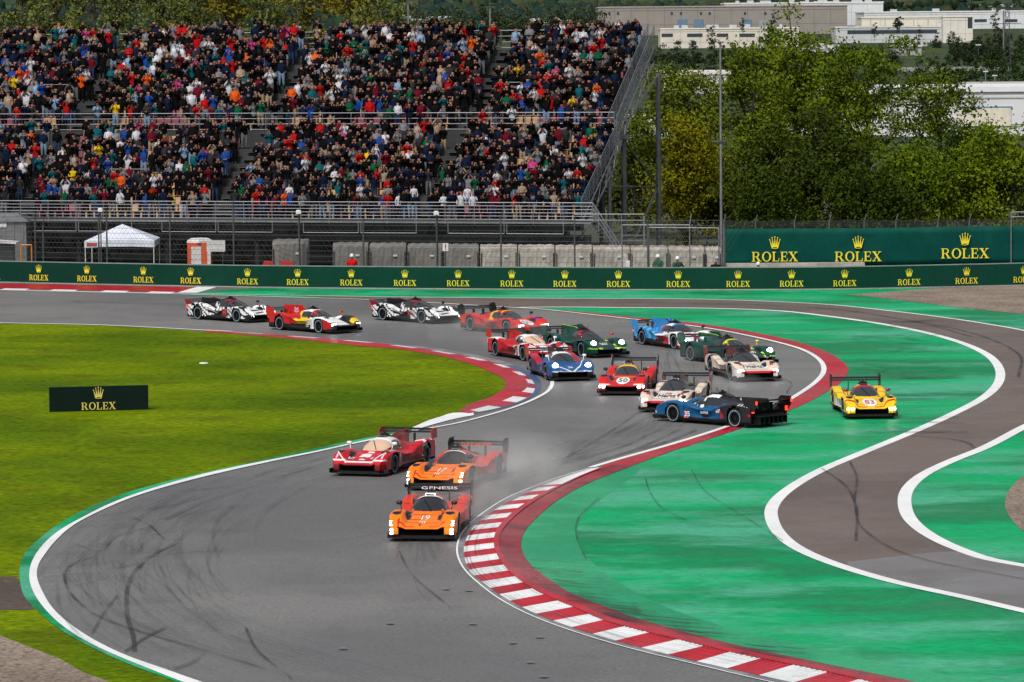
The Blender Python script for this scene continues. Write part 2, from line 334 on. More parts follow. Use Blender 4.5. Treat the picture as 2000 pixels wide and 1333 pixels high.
# inside kerb round the grass
IO = [(385, 644), (455, 648), (560, 655.5), (700, 667), (770, 673), (840, 680), (910, 691), (980, 706), (1015, 718), (1040, 731), (1055, 744), (1057, 757), (1048, 771), (1015, 788), (980, 799), (924, 809.5)]
IS = [(400, 646.5), (560, 657), (717, 669.5), (791, 678), (857.5, 687.7), (917, 698), (966, 710), (1001, 721.5), (1025.5, 734), (1041, 747), (1045, 760), (1036, 774), (1008, 788), (966, 800.5), (918, 809.5)]
II = [(400, 648), (560, 659.5), (735, 674.4), (805, 683), (868, 693), (924, 704.5), (969.5, 716), (997.5, 727.5), (1020, 739), (1031, 750.5), (1028, 762), (1008, 775), (976.5, 788), (938, 800), (905, 808)]
IG = [(400, 649.5), (560, 662), (700, 676.5), (770, 682.5), (840, 693), (910, 710), (955.5, 727), (980, 739.5), (989, 752), (980, 764), (955.5, 778), (915, 792), (895, 808)]
strip('blue_gutter', GC(IO, .6), GC(IS, .6), .024, .032, [M_blue, M_gutter], n=200, fm=lambda t: 0 if t > .55 else 1)
ii = GC(II, .5); Li = sum((ii[i+1]-ii[i]).length for i in range(len(ii)-1))
strip('inner_kerb', GC(IS, .5), ii, .034, .07, [M_red, M_white], n=700, fm=stripes(Li, 2.05))
strip('inner_kerb_apron', ii, GC(IG, .5), .07, .03, M_red, n=200)
strip('white_wedge', GC([(925, 808), (903, 807.5), (857, 817), (805, 837)], .5), GC([(925, 813), (903, 817), (857, 828), (805, 843)], .5), .036, .036, M_line, n=40)
line('apex_line', GC([(1079, 745), (1077, 756), (1071, 765), (1048, 779), (1013, 794), (945, 815), (875, 832), (805, 843.5)], .5), .16, .038, M_line)
# far left red and white verge
sheet('red_verge', G([(-200, 550), (0, 555), (200, 558.5), (385, 562), (345, 572), (0, 565), (-200, 560)]), .024, M_red)
mb = MB()
for x0 in (-100, 10, 105, 205, 295):
    mb.add([tuple(gp(a, b, .03)) for a, b in ((x0, 566.5+x0*.0215-3.2), (x0+48, 567.5+x0*.0215-3.2), (x0+38, 567.3+x0*.0215), (x0-12, 566.3+x0*.0215))], [(0, 1, 2, 3)])
mb.build('white_verge_blocks', M_line)['kind'] = 'structure'
sheet('white_verge_border', G([(385, 561.5), (425, 561.5), (385, 573), (345, 573)]), .028, M_line)
line('verge_line', GC([(-150, 563), (0, 567), (350, 574.5), (560, 578), (700, 580.5)], 2), .2, .038, M_line)

# rubber laid down on the racing line
m, nt, b = nodes('rubber'); N = nt.nodes; L = nt.links
b.inputs['Base Color'].default_value = (.02, .02, .022, 1); b.inputs['Roughness'].default_value = .5
g = N.new('ShaderNodeNewGeometry'); n = N.new('ShaderNodeTexNoise'); n.inputs['Scale'].default_value = .5; n.inputs['Detail'].default_value = 5
L.new(g.outputs['Position'], n.inputs['Vector']); mr = N.new('ShaderNodeMapRange'); mr.inputs[1].default_value = .32; mr.inputs[2].default_value = .62; mr.inputs[3].default_value = .08; mr.inputs[4].default_value = .55
L.new(n.outputs[0], mr.inputs[0]); L.new(mr.outputs[0], b.inputs['Alpha']); M_rub = m
SK = [([(180, 1090), (150, 1100), (130, 1115), (128, 1140), (150, 1175), (200, 1210), (270, 1235), (360, 1262), (440, 1285), (520, 1310)], .12),
      ([(350, 1062), (310, 1080), (280, 1102), (262, 1120), (252, 1140), (247, 1180), (250, 1215), (260, 1245), (263, 1275)], .16),
      ([(325, 1228), (290, 1245), (245, 1275)], .14), ([(80, 1112), (200, 1103), (330, 1085), (440, 1077)], .08),
      ([(85, 1130), (180, 1120), (290, 1100)], .09), ([(110, 1075), (240, 1060), (350, 1040), (520, 1040)], .08),
      ([(150, 1032), (280, 1022), (400, 1000), (470, 990)], .09), ([(200, 1010), (330, 990), (450, 955)], .08), ([(300, 965), (430, 955), (540, 935), (640, 905)], .08),
      ([(255, 1012), (280, 1022), (320, 1055)], .1), ([(330, 968), (440, 952), (520, 925), (640, 895)], .07), ([(95, 1158), (180, 1140), (240, 1125)], .07),
      ([(180, 1240), (200, 1205), (230, 1165)], .1), ([(440, 1057), (660, 1057), (760, 1040)], .05), ([(200, 1040), (300, 1020), (420, 975), (560, 935)], .08),
      ([(150, 1066), (190, 1080), (230, 1050), (300, 1030)], .08), ([(400, 1275), (370, 1300), (340, 1310)], .18), ([(480, 1230), (500, 1270), (570, 1330)], .1),
      ([(780, 1080), (800, 1120), (880, 1190)], .09), ([(1290, 840), (1200, 880), (1090, 910)], .14), ([(1330, 840), (1240, 880), (1130, 915)], .14), ([(1360, 842), (1300, 866), (1200, 893)], .2),
      ([(1290, 775), (1200, 840), (1100, 900)], .1), ([(1060, 590), (1300, 594), (1560, 600), (1760, 625), (1900, 660)], .2), ([(1200, 592), (1500, 598), (1800, 632), (1985, 690), (1990, 740)], .2),
      ([(1780, 854), (1840, 858), (1885, 866), (1905, 878)], .16), ([(1605, 918), (1650, 950), (1670, 985), (1672, 1060)], .12), ([(1660, 905), (1672, 930), (1670, 990), (1690, 1040), (1800, 1095), (2000, 1135)], .12),
      ([(1260, 935), (1270, 965), (1300, 1000), (1340, 1020)], .06), ([(1350, 920), (1380, 965), (1450, 1010), (1530, 1060)], .05), ([(1170, 975), (1130, 1015), (1128, 1060), (1145, 1095)], .06),
      ([(140, 590), (260, 594), (420, 600)], .2), ([(1450, 720), (1490, 735), (1535, 745), (1537, 770)], .1), ([(1345, 760), (1300, 800), (1200, 850)], .1)]
mb = MB()
for i, (px, w) in enumerate(SK):
    P = GC(px, .3); A, B = ribbon(P, w*.75); z = .044+.0006*i; k = len(P)
    mb.add([(p.x, p.y, z) for p in A]+[(p.x, p.y, z) for p in B], [(j+1, j, k+j, k+j+1) for j in range(k-1)])
for i in range(60):                            # brake streaks across the green paint
    x = R_.uniform(1330, 1850); y = R_.uniform(625, 850); w = R_.uniform(60, 260)
    if x+w > 1900 or (x < 1680 and y < 800): x = R_.uniform(1660, 1760); w = R_.uniform(60, 130)
    P = GC([(x, y), (x+w*.5, y+R_.uniform(-3, 3)), (x+w, y+R_.uniform(-4, 4))], .5); A, B = ribbon(P, R_.uniform(.1, .3)); z = .0665+.0003*i; k = len(P)
    mb.add([(p.x, p.y, z) for p in A]+[(p.x, p.y, z) for p in B], [(j+1, j, k+j, k+j+1) for j in range(k-1)])
for i in range(60):                            # marks dragged off the near kerb
    j = R_.uniform(.35, .95); kg = KGRN[int(5+j*10)]; x = kg[0]+R_.uniform(-10, 30); y = kg[1]+R_.uniform(-3, 20)
    P = GC([(x-20, y-2), (x+R_.uniform(30, 110), y+R_.uniform(2, 10))], .4); A, B = ribbon(P, R_.uniform(.05, .22)); z = .105+.0004*i; k = len(P)
    mb.add([(p.x, p.y, z) for p in A]+[(p.x, p.y, z) for p in B], [(j+1, j, k+j, k+j+1) for j in range(k-1)])
o = mb.build('tyre_marks', M_rub); o['kind'] = 'structure'
M_faint = M_rub.copy(); M_faint.name = 'faint_rubber'
for nd in M_faint.node_tree.nodes:
    if nd.type == 'MAP_RANGE': nd.inputs[1].default_value = .3; nd.inputs[3].default_value = .02; nd.inputs[4].default_value = .17
mb = MB(); wi = GC(WI, .5); NW = len(wi); cnt_ = 0
def mark(P, w, z):
    A, B = ribbon(P, w); k = len(P); mb.add([(p.x, p.y, z) for p in A]+[(p.x, p.y, z) for p in B], [(j+1, j, k+j, k+j+1) for j in range(k-1)])
for i in range(100):                           # overlapping scrubs round the outside of the bend
    s0 = R_.randrange(8, NW-40); ln = R_.randrange(14, 60); off = R_.uniform(.3, 6.5)*R_.uniform(.4, 1); tw = R_.uniform(-.05, .05)
    seg = wi[s0:s0+ln]; P = []
    for j, p in enumerate(seg):
        t = (seg[min(j+1, len(seg)-1)]-seg[max(j-1, 0)]).normalized(); nrm = Vector((-t.y, t.x)); P.append(p+nrm*(off+tw*j))
    if len(P) > 3: mark(P, R_.uniform(.025, .09), .075+.0002*i)
re2 = reC; 
for i in range(70):                            # racing line across to the near kerb
    a = Vector((R_.uniform(1080, 1420), R_.uniform(600, 700))); t0 = R_.uniform(0, .7)
    path = crom([gp(x, y).to_2d() for x, y in ((1150+R_.uniform(-60, 200), 640), (1300+R_.uniform(-60, 120), 720), (1330+R_.uniform(-60, 90), 790), (1200+R_.uniform(-70, 60), 860), (1040+R_.uniform(-50, 40), 925), (900+R_.uniform(-60, 0), 990), (830+R_.uniform(-60, 40), 1090), (880+R_.uniform(-60, 60), 1180), (1050+R_.uniform(-60, 60), 1270))], .8)
    n0 = int(len(path)*t0); P = path[n0:n0+R_.randrange(12, 40)]
    if len(P) > 3: mark(P, R_.uniform(.03, .12), .076+.0002*(i+150))
for i in range(40):
    x = R_.uniform(60, 1100); y = 585+R_.uniform(5, 40)*(1 if x < 700 else .5)+max(0, x-700)*.03; P = GC([(x, y), (x+R_.uniform(60, 260), y+R_.uniform(2, 14))], 1.)
    mark(P, R_.uniform(.04, .15), .076+.0002*(i+220))
o = mb.build('rubber_scrubs', M_faint); o['kind'] = 'structure'; mb = MB()
mb = MB()
ko = GC(KOUT, .4); A_ = resamp(ko, 400); B_ = resamp(kin, 400)
for i in range(70):                            # rubber wiped along the kerb blocks
    f = R_.random()**1.5*.95; s0 = R_.randrange(0, 340); ln = R_.randrange(10, 60); P = [A_[j].lerp(B_[j], f) for j in range(s0, min(399, s0+ln))]
    A, B = ribbon(P, R_.uniform(.02, .07)); k = len(P); z = .034+f*.075+.004
    mb.add([(p.x, p.y, z) for p in A]+[(p.x, p.y, z) for p in B], [(j+1, j, k+j, k+j+1) for j in range(k-1)])
mb.build('kerb_rubber', M_faint)['kind'] = 'structure'
mb = MB()
for x, y in ((762, 1217), (923, 1218), (1001, 1255), (1054, 1244), (871, 1150), (916, 1153), (1036, 1293), (1062, 1321), (670, 1266)):
    P = gp(x, y, .05); n = 14; mb.add([(P.x+.11*math.cos(t*2*PI/n), P.y+.11*math.sin(t*2*PI/n), .05) for t in range(n)], [tuple(range(n))])
mb.build('patch_spots', pm('core_plug', (.15, .165, .175), .5))['kind'] = 'structure'
mb = MB(); P = gp(398, 711); mb.lathe([(.02, .06), (.18, .06), (.22, .01)], 16, off=P)
tag(mb.build('drain_cover', pm('pale_concrete', (.6, .6, .58))), 'small pale concrete drain cap lying alone in the grass', 'drain cover')
# ------------------------------------------------------------------ lettering
M_gold = pm('gold_print', (.78, .66, .03), .5, var=.05, emit=0)
M_paleg = pm('pale_gold_print', (.62, .52, .12), .5, var=.05)
def letters():
    q = []                                     # (polygon) letters of unit height, slab serifs
    def R(x0, y0, x1, y1): q.append([(x0, y0), (x1, y0), (x1, y1), (x0, y1)])
    def arc(cx, cy, rx, ry, a0, a1, ix, iy, n=14):
        o = [(cx+rx*math.cos(a0+(a1-a0)*k/n), cy+ry*math.sin(a0+(a1-a0)*k/n)) for k in range(n+1)]
        i = [(cx+ix*math.cos(a0+(a1-a0)*k/n), cy+iy*math.sin(a0+(a1-a0)*k/n)) for k in range(n+1)]
        for k in range(n): q.append([o[k], o[k+1], i[k+1], i[k]])
    x = 0                                       # R
    R(x+.1, .07, x+.27, .93); R(x, 0, x+.38, .07); R(x, .93, x+.38, 1)
    R(x+.38, .93, x+.5, 1); R(x+.27, .46, x+.5, .53); arc(x+.5, .73, .27, .27, -PI/2, PI/2, .11, .20)
    q.append([(x+.42, .46), (x+.62, .46), (x+.86, .07), (x+.66, .07)]); R(x+.62, 0, x+.98, .07)
    x = 1.06; arc(x+.47, .5, .47, .52, 0, 2*PI, .29, .44, 28)     # O
    x = 2.1                                     # L
    R(x+.1, .07, x+.27, .93); R(x, 0, x+.72, .07); R(x, .93, x+.4, 1); q.append([(x+.64, .07), (x+.72, .07), (x+.76, .34), (x+.7, .34)])
    x = 2.96                                    # E
    R(x+.1, .07, x+.27, .93); R(x, 0, x+.72, .07); R(x, .93, x+.7, 1); R(x+.27, .47, x+.5, .54); R(x+.5, .38, x+.56, .64)
    q.append([(x+.64, .07), (x+.72, .07), (x+.77, .32), (x+.71, .32)]); q.append([(x+.62, .93), (x+.7, .93), (x+.7, .7), (x+.65, .7)])
    x = 3.82                                    # X
    q.append([(x+.08, .93), (x+.3, .93), (x+.86, .07), (x+.64, .07)]); q.append([(x+.68, .93), (x+.78, .93), (x+.47, .52), (x+.40, .50)]); q.append([(x+.12, .07), (x+.22, .07), (x+.45, .42), (x+.38, .45)])
    R(x, 0, x+.32, .07); R(x+.54, 0, x+.96, .07); R(x, .93, x+.42, 1); R(x+.6, .93, x+.92, 1)
    return [[(a-2.39, b_) for a, b_ in p] for p in q]
def flat_mesh(name, polys, mat, th=.012):      # upright print in the x-z plane facing -y
    mb = MB()
    T = Matrix.Rotation(PI/2, 4, 'X')
    for i, p in enumerate(polys): mb.prism(p, 0, th+.0006*(i % 9), T)
    o = mb.build(name, mat); me = o.data; bpy.data.objects.remove(o); return me
LET = letters()
def crown():
    q = []
    n = 16
    tips = [(-.42, .74), (-.225, .90), (0, .97), (.225, .90), (.42, .74)]
    for i, (tx, ty) in enumerate(tips):
        bx = tx*.5; w = .085
        q.append([(bx-w, .16), (bx+w, .16), (tx+.012, ty), (tx-.012, ty)])
        q.append([(tx+.05*math.cos(k*2*PI/10), ty+.02+.05*math.sin(k*2*PI/10)) for k in range(10)])
    for k in range(n):
        a0, a1 = 2*PI*k/n, 2*PI*(k+1)/n
        q.append([(.3*math.cos(a0), .12+.085*math.sin(a0)), (.3*math.cos(a1), .12+.085*math.sin(a1)), (.2*math.cos(a1), .12+.045*math.sin(a1)), (.2*math.cos(a0), .12+.045*math.sin(a0))])
    return q
ME_let = flat_mesh('lettering', LET, M_gold); ME_cr = flat_mesh('crown_emblem', crown(), M_gold)
ME_letp = flat_mesh('lettering', LET, M_paleg); ME_crp = flat_mesh('crown_emblem', crown(), M_paleg)
def logo(parent, p, dirv, h, z, ch=None, gap=.22, pale=False, wf=1.0):
    """crown over word, h = letter height; p is a 2-D point on the face, dirv the face's left-to-right direction"""
    a = math.atan2(dirv.y, dirv.x); nrm = Vector((dirv.y, -dirv.x))*.004
    for nm, me, s, zz, sx in (('lettering', ME_letp if pale else ME_let, h, z, wf), ('crown_emblem', ME_crp if pale else ME_cr, (ch or h*1.25)*.94, z+h*(1.08+gap), .95)):
        o = bpy.data.objects.new(nm, me); C.objects.link(o); o.parent = parent
        o.location = (p.x+nrm.x, p.y+nrm.y, zz); o.rotation_euler = (0, 0, a); o.scale = (s*sx, 1, s)

# ------------------------------------------------------------------ green barrier wall
M_wall = ground_mat('barrier_green', (.001, .034, .021), (.002, .046, .03), (.008, .035, .022), scales=(.12, .9, 5), rough=(.5, .65), fine=.1, bump=.25, bsc=1.5, spec=.12)
M_board = pm('dark_board', (.001, .010, .007), .6, var=.1, spec=.15)
WH = 1.28
barC = GC(BAR, 2.0)
wall = empty('barrier_wall', (0, 0, 0), label='long low dark green trackside barrier with repeated gold crown and lettering', cat='barrier')
def wallmesh(P, z0, z1, th, name, mat, parent):
    A, B = ribbon(P, th, -th/2-.0) ; n = len(P); V = []
    A = P; t = []
    B = ribbon(P, 2*th)[0]
    for p in A: V.append((p.x, p.y, z0))
    for p in A: V.append((p.x, p.y, z1))
    for p in B: V.append((p.x, p.y, z1))
    for p in B: V.append((p.x, p.y, z0))
    F = []
    for i in range(n-1):
        F += [(i, i+1, n+i+1, n+i), (n+i, n+i+1, 2*n+i+1, 2*n+i), (2*n+i, 2*n+i+1, 3*n+i+1, 3*n+i)]
    F += [(0, n, 2*n, 3*n), (n-1, 4*n-1, 3*n-1, 2*n-1)]
    return mesh_np(name, np.array(V), F, mat, parent)
wallmesh(barC, .05, WH, .35, 'panel', M_wall, wall)
wallmesh([p+Vector((0, -.06)) for p in barC], .03, .10, .5, 'kerb_base', M_conc, wall)
wallmesh([p+Vector((0, -.015)) for p in barC], WH+.002, WH+.045, .40, 'capping', pm('capping', (.16, .22, .2), .5), wall)
def on_wall(px):                                # point of the barrier face at photo column px
    best = None
    for i in range(len(barC)-1):
        a, b_ = barC[i], barC[i+1]
        for t in (0, .25, .5, .75):
            p = a.lerp(b_, t); d = Vector((p.x, p.y, .6-CH)); X_ = 1000+FPX*d.dot(Rc)/d.dot(F_)
            if best is None or abs(X_-px) < best[0]: best = (abs(X_-px), p, (b_-a).normalized())
    return best[1], best[2]
for px in (-22, 78, 175, 276, 376, 476, 579, 682, 786, 892, 999, 1105, 1214, 1325, 1435, 1548, 1661, 1774, 1890, 2004):
    p, d = on_wall(px); logo(wall, p, d, .33, .22, .50, .26, wf=.84)

for px in list(range(30, 2000, 105)):         # panel joints
    p, d = on_wall(px+18); mb = MB(); mb.box((p.x, p.y-.008, WH/2+.05), (.02, .012, WH-.1), math.atan2(d.y, d.x)); mb.build('panel_joint', M_board if False else pm('joint_dark', (.001, .012, .009), .7), wall)
# board on the grass
bd = empty('advertising_board', (0, 0, 0), label='dark green board with gold crown and lettering standing alone on the grass', cat='board')
a = gp(96, 806.5); b_ = gp(289, 801.5); d2 = (b_-a).to_2d().normalized(); sB = (a-Vector((0, 0, CH))).dot(F_)
L_ = (b_-a).length; hgt = 49*sB/FPX
mb = MB(); cx = (a+b_)/2; mb.box((cx.x, cx.y+.12, hgt/2), (L_, .22, hgt), math.atan2(d2.y, d2.x)); mb.build('panel', M_board, bd)
logo(bd, cx.to_2d()+Vector((0.0, -.008)), d2, .28, .075, .50, .36, pale=True)
mb = MB()
for s in (-1, 1): mb.box((cx.x+s*L_*.35, cx.y+.35, .02), (.08, .6, .04))
mb.build('foot', pm('dark_steel', (.03, .03, .03), .5), bd)

# ------------------------------------------------------------------ big banner and its fence (right)
M_ban = ground_mat('banner_cloth', (.001, .052, .042), (.002, .064, .05), (.001, .04, .034), scales=(.4, 1.2, 3), rough=(.6, .75), fine=.05, bump=.9, bsc=1.0, spec=.08)
M_steel = pm('galvanised', (.22, .235, .25), .45, .4, var=.2, scale=4)
M_dsteel = pm('weathered_steel', (.08, .083, .09), .55, .3, var=.25, scale=3)
M_wire = pm('fence_wire', (.10, .105, .11), .5, .3, var=.1)
ban = empty('banner', label='large dark green cloth banner with three gold crowns behind the barrier', cat='banner')
yB = 243.0
a = dp(1415, 520, yB); c = dp(2060, 514, yB-1.0)
nseg = 60; V = []; Fq = []
top = [dp(1415, 447, yB), dp(1700, 445.5, yB-.4), dp(2060, 440, yB-1)]
bot = [dp(1415, 520, yB), dp(1700, 519.5, yB-.4), dp(2060, 514, yB-1)]
def lerp3(L3, t):
    return L3[0].lerp(L3[1], t/.44) if t < .44 else L3[1].lerp(L3[2], (t-.44)/.56)
for i in range(nseg+1):
    t = i/nseg
    for j in range(7):
        p = lerp3(bot, t).lerp(lerp3(top, t), j/6); w = .035*math.sin(t*37)*math.sin(j/6*PI)+.02*math.sin(t*91+j)
        V.append((p.x, p.y+w, p.z))
for i in range(nseg):
    for j in range(6): Fq.append((i*7+j, (i+1)*7+j, (i+1)*7+j+1, i*7+j+1))
o = mesh_np('cloth', np.array(V), np.array(Fq), M_ban, ban, smooth=True)
md = o.modifiers.new('thick', 'SOLIDIFY'); md.thickness = .01
for px, wd in ((1513, 90), (1675, 91), (1882, 93)):
    p = dp(px, 510, yB); t = (px-1415)/645; q = lerp3(bot, t)
    lh = wd*yB/FPX/4.78
    logo(ban, Vector((p.x, q.y-.10)), Vector((1, -.05)).normalized(), lh, q.z+(520-511 if px < 1800 else 12)*yB/FPX, .80, .18)
fen = empty('mesh_fence', label='tall wire fence with cranked post tops holding the big green banner', cat='fence')
for i, px in enumerate((1414, 1476, 1552, 1620, 1688, 1750, 1832, 1893, 1979)):
    t = (px-1415)/645; base = dp(px, 560, yB+.15-t)
    tz = CH-(430-62)/FPX*yB; mb = MB(); p0 = Vector((base.x, base.y, 0)); p1 = Vector((base.x, base.y, tz-.1)); p2 = Vector((base.x+.12, base.y-.1, tz+.32))
    mb.tube(p0, p1, .035, 6, mi=0); mb.tube(p1, p2, .03, 6); mb.build('post', M_steel, fen)
mb = MB()
for k in range(16):
    z = 2.9+k*.052 if k < 8 else .15+(k-8)*.08
    a = dp(1412, 500, yB+.1); c = dp(2080, 500, yB-.9); mb.tube((a.x, a.y, z), (c.x, c.y, z), .006, 3, cap=False)
mb.build('strand_wires', M_wire, fen)
mb = MB(); p = dp(1975, 415, yB-1); q = dp(2070, 413, yB-1)
for dz in (0, -.28): mb.tube(p+Vector((0, 0, dz)), q+Vector((0, 0, dz)), .035, 6)
mb.tube(p, (p.x, p.y, 0), .04, 6); mb.build('end_frame', M_steel, fen)

# ------------------------------------------------------------------ catch fence behind the barrier (left and middle)
def behind(px, extra=2.5):
    p, d = on_wall(px); return Vector((p.x, p.y+extra))
cf = empty('catch_fence', label='see-through wire catch fence on round posts behind the green barrier', cat='fence')
posts = [(-60, 428), (62, 428), (72, 440), (190, 424), (201, 415), (325, 428), (457, 398), (583, 425), (717, 434), (855, 420), (989, 425), (1122, 432), (1265, 437), (1412, 437)]
for px, ty in posts:
    p = behind(px); dist = p.y; top = dp(px, ty, dist).z
    mb = MB(); mb.tube((p.x, p.y, 0), (p.x, p.y, top), .055, 8, .045)
    mb.tube((p.x, p.y, top), (p.x+.1, p.y-.25, top+.35), .03, 6)
    mb.build('post', M_dsteel, cf)
mb = MB(); n = 60
pts = [behind(-60+k*(1472/n)) for k in range(n+1)]
for z in (1.45, 1.75, 2.05, 2.35, 2.65, 2.95, 3.25, 3.55, 3.85):
    for k in range(n): mb.tube((pts[k].x, pts[k].y, z), (pts[k+1].x, pts[k+1].y, z), .011, 3, cap=False)
mb.build('tension_cables', M_wire, cf)
mb = MB()
for k in range(n*4):                           # light diamond mesh
    a = pts[k//4].lerp(pts[min(k//4+1, n)], (k % 4)/4)
    for s in (-1, 1):
        b2 = a+Vector((s*1.6, 0)); mb.add([(a.x, a.y, 1.3), (a.x+.010, a.y, 1.3), (b2.x+.010, b2.y, 3.9), (b2.x, b2.y, 3.9)], [(0, 1, 2, 3)])
mb.build('wire_mesh', M_wire, cf)
# steel frames at the right end of the fence
fr = empty('gate_frame', label='pale square tube frame beside the foot of the tall lamp post', cat='frame')
mb = MB(); y_ = behind(1330).y+.6
a = dp(1267, 445, y_); c = dp(1404, 446, y_)
for p, q in ((a, c), (a, Vector((a.x, a.y, 0))), (c, Vector((c.x, c.y, 0)))): mb.tube(p, q, .04, 6)
mb.build('tube', M_steel, fr)
fr = empty('gate_frame', label='pale square tube frame between stand stair foot and lamp post, its post top kinked', cat='frame')
mb = MB(); a = dp(1215, 440, y_+1); c = dp(1347, 440, y_+1)
for p, q in ((a, c), (a, Vector((a.x, a.y, 0))), (c, Vector((c.x, c.y, 0))), (c, c+Vector((.1, 0, .65)))): mb.tube(p, q, .035, 6)
mb.build('tube', M_steel, fr)

# ------------------------------------------------------------------ things on the service road
road_y = behind(700).y+1.5
def ry(px): return behind(px).y+1.5
def at_depth(px, y): return dp(px, 500, y).x
# covered bale blocks
M_tarp = ground_mat('grey_tarp', (.19, .18, .17), (.15, .142, .135), (.10, .095, .09), scales=(.6, 1.5, 5), rough=(.6, .8), fine=.12, bump=.6, bsc=1.6, spec=.2)
M_wtarp = ground_mat('white_tarp', (.42, .40, .36), (.30, .28, .25), (.17, .14, .115), scales=(.7, 1.6, 6), rough=(.6, .8), fine=.15, bump=.6, bsc=1.8, spec=.2)
def block(x0, x1, ytop, mat, name, label, cat, grp, dep=1.9, yy=None, strap=True):
    y = yy or road_y; a = at_depth(x0, y); c = at_depth(x1, y); zt = dp(x0, ytop, y).z
    e = empty(name, ((a+c)/2, y, 0), label=label, cat=cat, group=grp)
    w = c-a; nx_, nz_ = 12, 6; V = []; F = []
    # rounded, slightly slumped cover: front, top, sides
    prof = [(0, .0), (.0, .35), (.01, .7), (.03, .93), (.12, 1.0), (.6, 1.02), (1, 1.0), (1.0, 0)]
    for i in range(nx_+1):
        t = i/nx_; x = (t-.5)*w; e2 = 1 if 0 < i < nx_ else .99
        for (dy, hz) in prof:
            wob = .03*math.sin(i*2.1+hz*5+x0)+.02*math.sin(i*4.7+x0*.3)
            V.append((x*(1 if hz < .9 else .995), dy*dep+wob*(hz < 1), hz*zt*e2+(.025*math.sin(i*1.9+x0) if hz > .9 else 0)))
    m_ = len(prof)
    for i in range(nx_):
        for j in range(m_-1): F.append((i*m_+j, (i+1)*m_+j, (i+1)*m_+j+1, i*m_+j+1))
    F.append(tuple(range(m_))); F.append(tuple(nx_*m_+j for j in reversed(range(m_))))
    mesh_np('cover', np.array(V), F, mat, e, smooth=False)
    if strap:
        for s in (-.47, .47): mb = MB(); mb.box((s*w, -.03, zt*.45), (.06, .03, zt*.75)); mb.build('strap', pm('black_strap', (.012, .012, .012), .6), e)
        mb = MB(); mb.box((w*.2, -.05, zt*.72), (.22, .02, .12)); mb.build('tag_label', pm('white_tag', (.6, .62, .65), .5), e)
    return e
gb = 'grey covered blocks behind the barrier'
block(532, 602, 471, M_tarp, 'covered_block', 'separate taller grey covered block between the toilet cabin and the long row', 'covered block', gb)
ordn = ['first', 'second', 'third', 'fourth']
for i, (x0, x1) in enumerate(((650, 719), (722, 793), (796, 864), (867, 935))):
    block(x0, x1, 477+i*1, M_tarp, 'covered_block', '%s grey covered block from the left in the row behind the barrier' % ordn[i], 'covered block', gb)
for i, (x0, x1) in enumerate(((938, 1010), (1012, 1083), (1085, 1156), (1158, 1230), (1232, 1304), (1306, 1376), (1378, 1408))):
    block(x0, x1, 481+i*.6, M_wtarp, 'covered_block', 'stained white covered block, %s of seven from the left under the stand end' % ['first', 'second', 'third', 'fourth', 'fifth', 'sixth', 'seventh'][i], 'covered block', 'white covered blocks behind the barrier', strap=True)
mb = MB(); a = at_depth(1408, 238.2); c = at_depth(1690, 238.2); mb.box(((a+c)/2, 239, .5), (c-a, .9, .62+.36)); o = mb.build('low_wall', M_wtarp); tag(o, 'low off-white wall just showing between the barrier and the big banner', 'wall')
# red barriers
for i, (x0, x1) in enumerate(((511, 538), (545, 577))):
    mb = MB(); y = road_y-1.0; a = at_depth(x0, y); c = at_depth(x1, y); w = c-a
    T = Matrix.Translation(((a+c)/2, y, 0)) @ Matrix.Rotation(PI/2, 4, 'X')
    mb.prism([(-w/2, 0), (w/2, 0), (w/2, 1.0), (w/2-.15, 1.45), (-w/2+.15, 1.52), (-w/2, 1.2)], -.25, .25, T)
    tag(mb.build('plastic_barrier', pm('red_plastic', (.42, .02, .02), .45)), ('red plastic block left of the grey covered block' if i == 0 else 'red plastic block in front of the separate grey covered block'), 'plastic barrier', 'red plastic blocks')
# portable toilet
M_or = pm('orange_plastic', (.62, .09, .025), .5); M_wp = pm('white_plastic', (.62, .62, .62), .45); M_dk = pm('dark_hole', (.01, .01, .012), .7)
y = ry(390)+.5; a = at_depth(366, y); c = at_depth(412, y); w = c-a; zt = dp(380, 470, y).z
pt = empty('portable_toilet', ((a+c)/2, y, 0), label='orange and white portable toilet cabin beside the white panel', cat='toilet cabin')
mb = MB(); mb.box((0, .6, zt*.47), (w, 1.2, zt*.94)); mb.build('cabin', M_or, pt)
mb = MB(); mb.box((-w*.12, -.02, zt*.44), (w*.42, .04, zt*.82)); mb.box((w*.42, -.02, zt*.44), (w*.14, .04, zt*.8)); mb.build('door', M_wp, pt)
mb = MB(); mb.lathe([(0.01, .28), (.5, .26), (.74, .12), (.78, 0)], 4, off=(0, .6, zt*.94)); mb.build('roof', M_wp, pt)
# white panel on a post
sp = empty('blank_sign', label='blank white rectangular panel on a post beside the toilet cabin', cat='sign'); y = ry(420)-.6
a = at_depth(404, y); c = at_depth(440, y); z0 = dp(404, 492, y).z; z1 = dp(404, 470, y).z
mb = MB(); mb.box(((a+c)/2, y, (z0+z1)/2), (c-a, .04, z1-z0)); mb.build('panel', M_wp, sp)
mb = MB(); mb.tube((c-.15, y+.06, 0), (c-.15, y+.06, z1), .03); mb.build('post', M_dsteel, sp)
